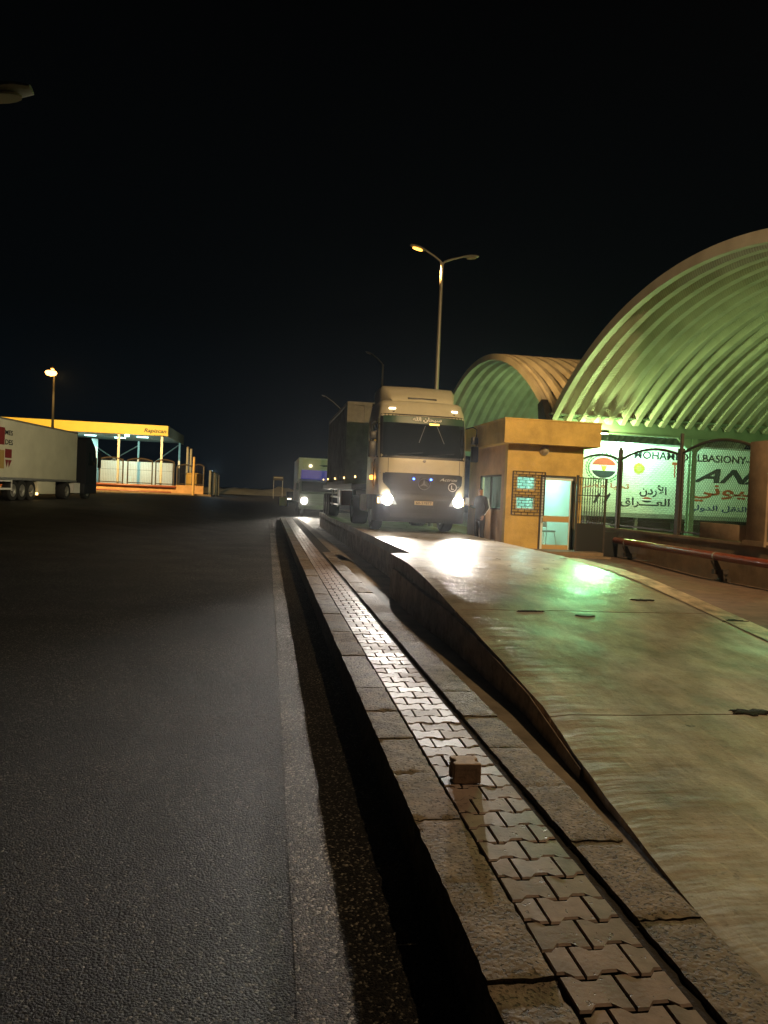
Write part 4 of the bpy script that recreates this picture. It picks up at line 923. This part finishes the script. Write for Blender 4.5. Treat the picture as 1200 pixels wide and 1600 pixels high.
MB().box((-1.1, 1.5, 2.5), (1.1, 1.59, 3.15)).build('windshield_panel', 'bluepanel', t2)
MB().box((-1.22, -.06, .45), (1.22, .1, .75), bev=.03).box((-.7, -.02, .95), (.7, .0, 1.0)).box((-.7, -.02, 1.1), (.7, .0, 1.13)).build('bumper', 'steel', t2)
for x in (-.9, .9):
    h_ = MB().box((x-.18, -.03, .9), (x+.18, .01, 1.15), bev=.01).build('headlight', 'headlens', t2); MB().lathe((x, -.035, 1.02), (0, -1, 0), [(0, .21), (.02, .19), (.03, .001)], 16).build('lamp_bulb', 'head', h_)
for sx in (-1, 1):
    wheel(t2, (sx*1.0, .9, .42), r=.42, side=sx); wheel(t2, (sx*1.0, 8, .45), r=.45, w_=.4, side=sx)
MB().box((-.55, 1.52, 3.38), (-.4, 1.58, 3.5)).build('marker_light', 'marker', t2)
MB().tube([(-1.2, .3, 2.2), (-1.38, .25, 2.3), (-1.38, .25, 1.7)], .02).box((-1.48, .22, 1.75), (-1.3, .3, 2.2)).build('mirror', 'black', t2)
for x in (2.48, 4.28): spot('headlight_beam', (x, 49.85, 1.2), (x-.6, 25, .35), 2200, (1, .9, .75), 46, .9, .07)
# ------------------------------------------------------------------ left truck (tractor and refrigerated trailer)
A_ = Vector((-12.5, 37, 0)); B_ = Vector((-11.1, 47, 0)); dr_ = (B_-A_).normalized(); nrm = Vector((dr_.y, -dr_.x, 0)); ang = -math.atan2(dr_.x, dr_.y)
LZ = gz(-12, 45)-.05
rt = thing('semi_trailer', 'pale refrigerated semi trailer with red and black print at the left edge', 'semi trailer', (B_.x, B_.y, LZ), ang)
def ll(px, py): p = on(px, py, B_, nrm); q = p-Vector((B_.x, B_.y, LZ)); return q.dot(dr_), q.z
TZ = ll(121, 676)[1]; TB = ll(90, 752)[1]
MB().box((-2.5, -13.6, TB), (0, ll(121, 700)[0], TZ), bev=.04).build('box_body', 'refwhite', rt)
MB().box((-.005, -13.6, TB-.02), (.015, ll(121, 700)[0], TB+.1)).box((-.005, -13.6, TZ-.08), (.012, ll(121, 700)[0], TZ)).build('side_rail', 'steel', rt)
MB().box((-2.0, -13.4, TB-.25), (-.5, -.5, TB-.03)).build('chassis', 'black', rt)
for px_ in (22, 36, 50):
    wheel(rt, (-.22, ll(px_, 772)[0], .52), r=.52, w_=.36, side=1); wheel(rt, (-2.28, ll(px_, 772)[0], .52), r=.52, w_=.36, side=-1)
y0_, y1_ = ll(60, 760)[0], ll(87, 760)[0]
MB().box((-.5, y0_, .35), (-.01, y1_, TB-.04), bev=.02).build('pallet_box', 'refwhite', rt)
MB().box((-.015, -13.4, .55), (.02, ll(18, 770)[0], .65)).box((-.015, -13.4, .95), (.02, ll(18, 770)[0], 1.02)).box((-.015, ll(17, 770)[0], .5), (.02, ll(18.2, 770)[0], TB)).build('side_guard', 'white', rt)
MB().box((.0, ll(56.5, 777)[0]-.08, .3), (.05, ll(56.5, 777)[0]+.08, .42)).build('side_lamp', 'amber_s', rt)
def lq(name, px0, px1, pyt, pyb, m_):
    a, zt_ = ll(px0, pyt); b, zb_ = ll(px1, pyb); MB().box((.0, a, zb_), (.006, b, zt_)).build(name, m_, rt)
M['maroon'] = mat('maroon print', (.2, .02, .02), .6); M['sandprint'] = mat('sand print', (.4, .27, .08), .6)
lq('print_panel', -20, 7, 663, 695, 'maroon'); lq('print_panel', -20, 6, 700, 732, 'sandprint'); lq('print_panel', 8, 18, 701, 716, 'maroon')
a, z0_ = ll(8, 718); b, z1_ = ll(18, 731)
MB().prism([(.0, a, z0_), (.0, a+.3, z0_), (.0, a+.15, z1_)], (.006, 0, 0)).prism([(.0, b-.35, z0_), (.0, b, z0_), (.0, b-.3, z1_)], (.006, 0, 0)).build('print_panel', 'maroon', rt)
for s_, pt, pb_ in (('HEMES', 668, 681), ('ANDES', 683.5, 696)):
    a, z1_ = ll(-10, pt); b, z0_ = ll(20, pb_); a = ll(-8+1, pb_)[0]
    a = ll(8, pb_)[0]; text('lettering', s_[-3:], (.001, a, z0_), (0, 1, 0), (0, 0, 1), b-a, z1_-z0_, 'ink', rt, .02)
tc_ = thing('truck', 'dark sided tractor unit in front of the pale refrigerated trailer', 'truck', (B_.x, B_.y, LZ), ang)
MB().prism([(-.02, .5, .95), (-.02, .5, TZ-.35), (-.02, 1.2, TZ-.15), (-.02, 2.0, TZ-.75), (-.02, 2.25, TZ-1.7), (-.02, 2.35, .95)], (-2.45, 0, 0)).build('cab', 'darkplastic', tc_)
MB().box((-.03, .9, 2.1), (.0, 1.9, 2.9), bev=.01).build('side_window', 'glassdark', tc_)
MB().box((-2.45, .4, .35), (-.03, 2.4, .95), bev=.04).build('bumper', 'darkplastic', tc_)
MB().box((-.1, -1.2, .4), (-.02, -.3, 1.0)).box((-.6, -1.2, .4), (-.1, -.3, 1.0), bev=.04).build('fuel_tank', 'white', tc_)
wheel(tc_, (-.25, 1.1, .5), side=1); wheel(tc_, (-.3, -2.1, .5), w_=.5, side=1)
mr = MB().box((.1, 2.05, 2.0), (.3, 2.2, 2.95), bev=.03).build('mirror', 'black', tc_)
MB().tube([(-.02, 2.0, 3.0), (.2, 2.1, 3.02), (.2, 2.1, 1.9), (-.02, 2.0, 1.85)], .02).build('mirror_arm', 'black', mr)
MB().box((-2.0, -4.2, .7), (-.5, .5, .95)).build('chassis', 'black', tc_)
# ------------------------------------------------------------------ scanner canopy at the left
cp_ = thing('canopy', 'long flat canopy with yellow fascia and steel posts at the far left', 'canopy', (-12.5, 95, .8))
CZ0, CZ1 = 7.88-.8, 9.15-.8
fa = MB().box((-26, 0, CZ0), (0, .2, CZ1)).build('fascia', 'yellow', cp_)
M['greyfascia'] = mat('grey yellow fascia side', (.42, .38, .2), .6)
MB().box((-.2, .2, CZ0), (0, 17.5, CZ1)).build('side_fascia', 'greyfascia', cp_)
M['soffit'] = mat('pale soffit', (.6, .65, .62), .6)
MB().box((-25.9, .2, CZ0+.15), (-.2, 17.4, CZ0+.25)).build('roof', 'soffit', cp_)
p = at(225, 675.5, 1, 94.99); q = at(260, 675.5, 1, 94.99)
text('lettering', 'Rapiscan', (p.x+12.5, -.02, p.z-.8-.12), (1, 0, 0), (0, 0, 1), q.x-p.x, .62, 'ink', cp_, .02, .25, ext=.01)
text('lettering', 'systems', (p.x+12.5+1.2, -.02, p.z-.8-.42), (1, 0, 0), (0, 0, 1), (q.x-p.x)*.55, .18, 'ink', cp_, .01, ext=.01)
for x, y in ((-5.9-.0, .5), (-.4-.35, .5), (-13.2, .5), (-20, .5), (-.5, 17), (-6.3, 17), (-13, 17), (-20, 17)):
    MB().box((x-.13-(0 if y < 5 else 0), y-.13, 0), (x+.13, y+.13, CZ0+.14)).build('post', 'steel', cp_)
bc = MB()
for a, b in (((-13, 2.3), (-6.3, 6.6)), ((-13, 6.6), (-6.3, 2.3)), ((-6.0, 2.6), (-.7, 6.9))): bc.tube([(a[0], 17, a[1]), (b[0], 17, b[1])], .09)
bc.build('brace', 'steel', cp_)
for x, y in ((-11, 8), (-4, 6), (-7.6, 10), (-16, 8)): MB().box((x-.7, y-.12, CZ0+.02), (x+.7, y+.12, CZ0+.1)).build('strip_lamp', 'fluo', cp_)
MB().box((-5.2, .3, CZ0-.28), (-4.7, .5, CZ0-.04)).build('floodlight', 'fluo', cp_)
for x, y in ((-16.5, 101), (-20.5, 103), (-25, 102)): spot('canopy_light', (x, y, 7.5), (x-1, y+6, .5), 600, CYAN, 140, .5, .4)
spot('canopy_light', (-17.3, 95.5, 7.4), (-17, 104, 1), 700, (.4, 1, 1), 140, .5, .3)
p0 = at(144, 721, 1, 108); p1 = at(270, 724, 1, 108)
sb = thing('scanner_unit', 'long low white scanner building under the yellow canopy', 'building', (p0.x-1, 108, .8))
MB().box((0, 0, .3), (p1.x-p0.x+1, 3, p1.z-.8), bev=.05).build('body', 'white', sb)
MB().box((.0, .1, 0), (p1.x-p0.x+.9, 2.9, .3)).build('base', 'iron', sb)
MB().box((5.4, -.04, .3), (6.4, 0, 2.0)).build('door', 'alu', sb)
p0 = at(137, 715, 1, 104)
o = MB().box((-30, 104, .8), (p0.x+1.2, 104.3, 7.6)).build('panel_wall', 'white'); tag(o, 'brightly lit pale panel behind the left truck cab', 'panel')
# plinth wall with rail, fence in front
pw = thing('boundary_wall', 'low ochre plinth wall with red rail before the yellow canopy', 'wall', (0, 88, .72))
x0_ = at(135, 750, 1, 88).x; x1_ = at(275, 765, 1, 88).x; x2_ = at(318, 765, 1, 88).x
MB().box((x0_-12, 0, 0), (x1_, .3, 1.05)).build('wall_body', 'ochre_dirty', pw)
MB().box((x1_, -.3, 0), (x2_, .6, 1.15)).build('wall_end', 'ochre_dirty', pw)
MB().box((x0_-12, -1.6, -.1), (x2_+1, -.6, .2)).build('kerb_edge', 'kerb', pw)
r_ = MB().cyl((x0_-12, -.3, .95), (x1_, -.3, .9), .12).cyl((x0_-12, -.3, .28), (x1_-.5, -.3, .25), .1).build('pipe', 'railred', pw)
ff = thing('arched_fence', 'far arched fence on the plinth wall before the yellow canopy', 'fence', (0, 88.2, 1.77))
def far_panel(xa, xb, y, zb, h, label):
    L = xb-xa; n = 10; top = lambda x: h-.25+.25*(1-(2*x/L)**2)
    o = MB().tube([(-L/2+i*L/n, 0, top(-L/2+i*L/n)) for i in range(n+1)], .085, 6).tube([(-L/2, 0, 0), (-L/2, 0, h-.2)], .08, 6).tube([(L/2, 0, 0), (L/2, 0, h-.2)], .08, 6).tube([(-L/2, 0, .15), (L/2, 0, .15)], .05, 6).build('fence_panel', 'iron', ff); o.location = ((xa+xb)/2, y-88.2, zb-1.77)
    mb = MB(); x = -L/2+.12
    while x < L/2: mb.cyl((x, 0, .15), (x, 0, top(x)), .008, n=4); x += .18
    mb.tube([(-L/2, 0, h*.55), (L/2, 0, h*.55)], .015, 5); mb.build('mesh_infill', 'iron', o)
pz = [at(x, 740, 1, 88).x for x in (113, 150, 154, 192, 198, 238, 242, 272)]
for (a, b), l_ in zip(((pz[0], pz[1]), (pz[2], pz[3]), (pz[4], pz[5]), (pz[6], pz[7])), ('arched fence panel behind the left truck cab', 'arched fence panel below the canopy middle', 'arched fence panel before the white scanner building', 'arched fence panel at the right canopy post')):
    far_panel(a+.05, b-.05, 88.2, 1.77, 2.95, l_)
pz = [at(x, 745, 1, 88).x for x in (276, 300, 318)]
far_panel(pz[0], pz[1], 88.3, 1.87, 2.4, 'dark fence panel right of the canopy'); far_panel(pz[1]+.1, pz[2], 88.3, 1.87, 2.5, 'last fence panel at the plinth wall end')
def vpole(px, pyt, pyb, y, r_, m_, label, name='post', cat='post', grp='posts right of the yellow canopy'):
    a = at(px, pyb, 1, y); zb = gz(a.x, y); t_ = at(px, pyt, 1, y)
    o = MB().cyl((0, 0, 0), (0, 0, t_.z-zb), r_, r_*.9, 10).cyl((0, 0, t_.z-zb), (0, 0, t_.z-zb+r_*.6), r_*1.25, r_*.5, 10).build(name, m_); o.location = (a.x, y, zb)
    return tag(o, label, cat, grp)
vpole(291.5, 699, 755, 92, .16, 'steel', 'left one of two tall silver poles right of the canopy')
vpole(297, 702, 755, 92, .16, 'steel', 'right one of two tall silver poles right of the canopy')
vpole(301.5, 715, 772, 86, .14, 'orangewood', 'tan post standing before the plinth wall end')
for px_, l_ in ((328, 'first pale bollard beyond the fence end'), (333, 'second pale bollard beyond the fence end'), (337.5, 'third pale bollard beyond the fence end'), (341, 'thin last bollard beyond the fence end')):
    vpole(px_, 736+(px_-328)*.5, 770, 98, .22 if px_ < 340 else .1, 'steel', l_, 'bollard', 'bollard', 'pale bollards beyond the fence end')
a = at(303, 757, 1, 90)
o = MB().lathe((0, 0, 0), (0, 0, 1), [(0, .01), (0, .9), (.1, .95), (1.7, .95), (1.85, .8), (1.9, .01)], 20).build('water_tank', 'sandprint'); o.location = (a.x, 90, 1.5); tag(o, 'round sand coloured tank behind the fence end', 'tank')
point('yard_light', (at(335, 735, 1, 100).x, 101, 4.5), 250, (.6, .85, 1), .3)
# far sign on two posts, yellow box, car light bar
p0 = at(427, 744, 1, 100); p1 = at(443, 751, 1, 100)
fs_ = thing('road_sign', 'small far road sign on two thin posts beyond the sidewalk end', 'road sign', (p0.x, 100, .6))
MB().box((0, 0, p1.z-.6), (p1.x-p0.x, .06, p0.z-.6)).build('panel', 'darkplastic', fs_)
MB().box((.1, -.01, p1.z-.6+.3), (p1.x-p0.x-.1, -.002, p1.z-.6+.42)).build('pale_stripe', 'steel', fs_)
for x in (.1, p1.x-p0.x-.1): MB().cyl((x, .03, 0), (x, .03, p1.z-.6), .04).build('post', 'steel', fs_)
p0 = at(437, 775, 1, 75)
yb_ = thing('barrier_box', 'small yellow box beside the second truck', 'box', (p0.x, 75, gz(p0.x, 75)))
MB().box((0, 0, 0), (.85, .6, .78), bev=.03).build('body', 'yellow', yb_); MB().box((-.02, -.02, .78), (.87, .62, .83)).build('lid', 'yellow', yb_)
p0 = at(449, 766, 1, 74)
cr = thing('parked_car', 'low dark car with a row of bright lamps left of the second truck', 'car', (p0.x, 74, gz(2, 74)))
MB().prism([(0, 0, .3), (0, 0, .9), (0, 1.2, 1.0), (0, 1.8, 1.45), (0, 3.4, 1.45), (0, 4.2, 1.0), (0, 4.3, .3)], (1.75, 0, 0)).build('body', 'darkplastic', cr)
for k in range(3): MB().box((.05+k*.6, -.03, .68), (.4+k*.6, .0, .78)).build('headlight', 'marker', cr)
for x in (.1, 1.65):
    wheel(cr, (x, .8, .32), r=.32, w_=.2, side=1 if x > 1 else -1); wheel(cr, (x, 3.4, .32), r=.32, w_=.2, side=1 if x > 1 else -1)
# ------------------------------------------------------------------ people
def person(label, loc, rz, J, E, rad, mats, pick, hands=True):
    """J joints, E bones, rad radii: one skinned continuous body"""
    names = list(J); idx = {n: i for i, n in enumerate(names)}
    me = bpy.data.meshes.new('person'); me.from_pydata([J[n] for n in names], [(idx[a], idx[b]) for a, b in E], [])
    o = bpy.data.objects.new('person', me); COL.objects.link(o)
    bm = bmesh.new(); bm.from_mesh(me); L = bm.verts.layers.skin.verify(); bm.verts.ensure_lookup_table()
    for n in names:
        r_ = rad[n]; bm.verts[idx[n]][L].radius = r_ if isinstance(r_, tuple) else (r_, r_)
    bm.verts[idx['pelvis']][L].use_root = True; bm.to_mesh(me); bm.free()
    o.modifiers.new('s', 'SKIN').use_smooth_shade = True; ss = o.modifiers.new('u', 'SUBSURF'); ss.levels = 2; ss.render_levels = 2
    dg = bpy.context.evaluated_depsgraph_get(); nm = bpy.data.meshes.new_from_object(o.evaluated_get(dg)); o.modifiers.clear(); o.data = nm
    nm.materials.clear()
    for k in mats: nm.materials.append(M[k])
    for p in nm.polygons: p.material_index = pick(p.center); p.use_smooth = True
    o.location = loc; o.rotation_euler = (0, 0, rz); tag(o, label, 'person', 'people at the booth'); return o
def fingers(J, E, rad, s, wrist, d, side, down):
    """palm + 4 curled fingers + thumb from wrist along d"""
    d = Vector(d).normalized(); q = Vector(side).normalized(); w_ = Vector(wrist); dn = Vector(down).normalized()
    J['palm'+s] = w_+d*.07; E.append(('wrist'+s, 'palm'+s)); rad['palm'+s] = (.036, .018)
    for k, (off, ln_) in enumerate(((-.03, .07), (-.01, .08), (.01, .075), (.03, .06))):
        a = 'k%d%s' % (k, s); b = 'm%d%s' % (k, s); c = 't%d%s' % (k, s)
        J[a] = w_+d*.095+q*off; J[b] = w_+d*(.095+ln_*.5)+q*off*1.1+dn*.012; J[c] = w_+d*(.09+ln_*.75)+q*off*1.1+dn*.04
        E.extend([('palm'+s, a), (a, b), (b, c)]); rad[a] = .009; rad[b] = .008; rad[c] = .007
    J['th'+s] = w_+d*.05-q*.045+dn*.012; J['tt'+s] = w_+d*.085-q*.055+dn*.03; E.extend([('palm'+s, 'th'+s), ('th'+s, 'tt'+s)]); rad['th'+s] = .01; rad['tt'+s] = .008
# standing man: local frame faces -x, stands by the side window
J = dict(pelvis=(0, 0, .93), spine=(-.01, 0, 1.12), chest=(0, 0, 1.32), neck=(0, 0, 1.48), neck2=(-.015, 0, 1.53), head=(-.03, 0, 1.62), top=(-.015, 0, 1.70),
         hipL=(0, -.1, .88), kneeL=(-.03, -.12, .49), ankL=(.02, -.13, .09), heelL=(.03, -.13, .045), toeL=(-.17, -.14, .035),
         hipR=(0, .1, .88), kneeR=(-.02, .12, .49), ankR=(.05, .13, .09), heelR=(.06, .13, .045), toeR=(-.14, .15, .035),
         shL=(0, -.17, 1.41), elL=(.03, -.24, 1.14), wristL=(-.12, -.25, .94), shR=(0, .17, 1.41), elR=(-.02, .24, 1.14), wristR=(-.24, .2, 1.2))
E_ = [('pelvis', 'spine'), ('spine', 'chest'), ('chest', 'neck'), ('neck', 'neck2'), ('neck2', 'head'), ('head', 'top')]
for s in 'LR': E_ += [('pelvis', 'hip'+s), ('hip'+s, 'knee'+s), ('knee'+s, 'ank'+s), ('ank'+s, 'heel'+s), ('heel'+s, 'toe'+s), ('chest', 'sh'+s), ('sh'+s, 'el'+s), ('el'+s, 'wrist'+s)]
rd = dict(pelvis=(.15, .12), spine=(.14, .11), chest=(.16, .12), neck=.07, neck2=.055, head=(.085, .098), top=(.065, .075))
for s in 'LR': rd.update({'hip'+s: .1, 'knee'+s: .068, 'ank'+s: .048, 'heel'+s: .045, 'toe'+s: (.042, .032), 'sh'+s: .075, 'el'+s: .052, 'wrist'+s: .034})
fingers(J, E_, rd, 'L', J['wristL'], (-.25, 0, -1), (1, 0, -.2), (0, 1, 0)); fingers(J, E_, rd, 'R', J['wristR'], (-1, 0, .3), (0, 1, 0), (0, 0, -1))
PL = (6.32-.3, 20.3, .45)
pk = lambda c: 3 if c.z > 1.66 or (c.z > 1.58 and c.x > .03) else 2 if c.z > 1.5 or (c.x < -.255 and c.z > 1.1) or (c.y < -.2 and c.z < .93 and c.z > .7) else 0 if c.z > .86 else 1
ps_ = person('man in dark jacket with pale sleeve stripe standing at the booth side window', PL, R(25), J, E_, rd, ['cloth', 'trouser', 'skin', 'hair'], pk)
fc = MB()
for s in (-1, 1): fc.lathe((-.118, s*.032, 1.635), (-1, 0, 0), [(0, .012), (.006, .009), (.008, .001)], 8)
fc.prism([(-.11, -.014, 1.6), (-.11, .014, 1.6), (-.115, 0, 1.645)], (-.028, 0, 0)).box((-.12, -.024, 1.568), (-.104, .024, 1.575))
fc.build('face', 'hair', ps_)
st_ = MB().tube([(.04, -.25, 1.42), (.085, -.285, 1.16), (-.05, -.3, 1.02)], .009).tube([(-.05, -.29, 1.0), (-.1, -.29, .95)], .012).build('sleeve_stripe', 'whitetext', ps_)
o = MB().box((-.36, .1, 1.2), (-.355, .26, 1.42)).build('paper_sheet', 'paper'); o.matrix_world = Matrix.Translation(PL) @ Matrix.Rotation(R(25), 4, 'Z'); tag(o, 'paper sheet held by the man at the booth window', 'paper')
# clerk sitting inside the booth, seen through the lower window
J2 = dict(pelvis=(0, 0, .5), spine=(0, .01, .7), chest=(0, 0, .92), neck=(0, 0, 1.08), neck2=(0, -.01, 1.13), head=(0, -.02, 1.22), top=(0, -.01, 1.3),
          hipL=(-.1, -.05, .48), kneeL=(-.12, -.45, .5), ankL=(-.12, -.45, .1), heelL=(-.12, -.43, .045), toeL=(-.12, -.6, .04),
          hipR=(.1, -.05, .48), kneeR=(.12, -.45, .5), ankR=(.12, -.45, .1), heelR=(.12, -.43, .045), toeR=(.12, -.6, .04),
          shL=(-.17, 0, 1.0), elL=(-.23, -.08, .74), wristL=(-.15, -.3, .72), shR=(.17, 0, 1.0), elR=(.23, -.08, .74), wristR=(.15, -.3, .72))
E2 = [e for e in E_ if all(k in J2 for k in e)]; rd2 = {k: v for k, v in rd.items() if k in J2}
fingers(J2, E2, rd2, 'L', J2['wristL'], (.2, -1, 0), (1, 0, 0), (0, 0, -1)); fingers(J2, E2, rd2, 'R', J2['wristR'], (-.2, -1, 0), (-1, 0, 0), (0, 0, -1))
pk2 = lambda c: 3 if c.z > 1.26 or (c.z > 1.17 and c.y > .03) else 2 if c.z > 1.1 or c.y < -.33 and c.z > .6 else 0 if c.z > .6 else 1
p2 = person('clerk in dark jacket seated inside the booth behind the lower grille window', (6.85, 20.2, .62), 0, J2, E2, rd2, ['cloth', 'trouser', 'skin', 'hair'], pk2)
st2 = thing('stool', 'small stool under the clerk inside the booth', 'stool', (6.85, 20.25, .57))
MB().cyl((0, 0, .4), (0, 0, .46), .2, n=20).build('seat', 'greyseat', st2)
for k in range(4): MB().cyl((math.cos(k*1.57)*.13, math.sin(k*1.57)*.13, .4), (math.cos(k*1.57)*.2, math.sin(k*1.57)*.2, 0), .014).build('leg', 'steel', st2)

# ------------------------------------------------------------------ night haze
hz = MB().box((-120, -12, -1.2), (90, 170, 40)).build('haze', 'white', kind='stuff')
hm_ = bpy.data.materials.new('haze'); hm_.use_nodes = True; hn = hm_.node_tree.nodes; hn.remove(hn['Principled BSDF'])
pv = hn.new('ShaderNodeVolumePrincipled'); pv.inputs['Density'].default_value = HAZE; pv.inputs['Color'].default_value = (.8, .85, .9, 1); pv.inputs['Anisotropy'].default_value = .85
hm_.node_tree.links.new(pv.outputs[0], hn['Material Output'].inputs['Volume']); hz.data.materials.clear(); hz.data.materials.append(hm_)
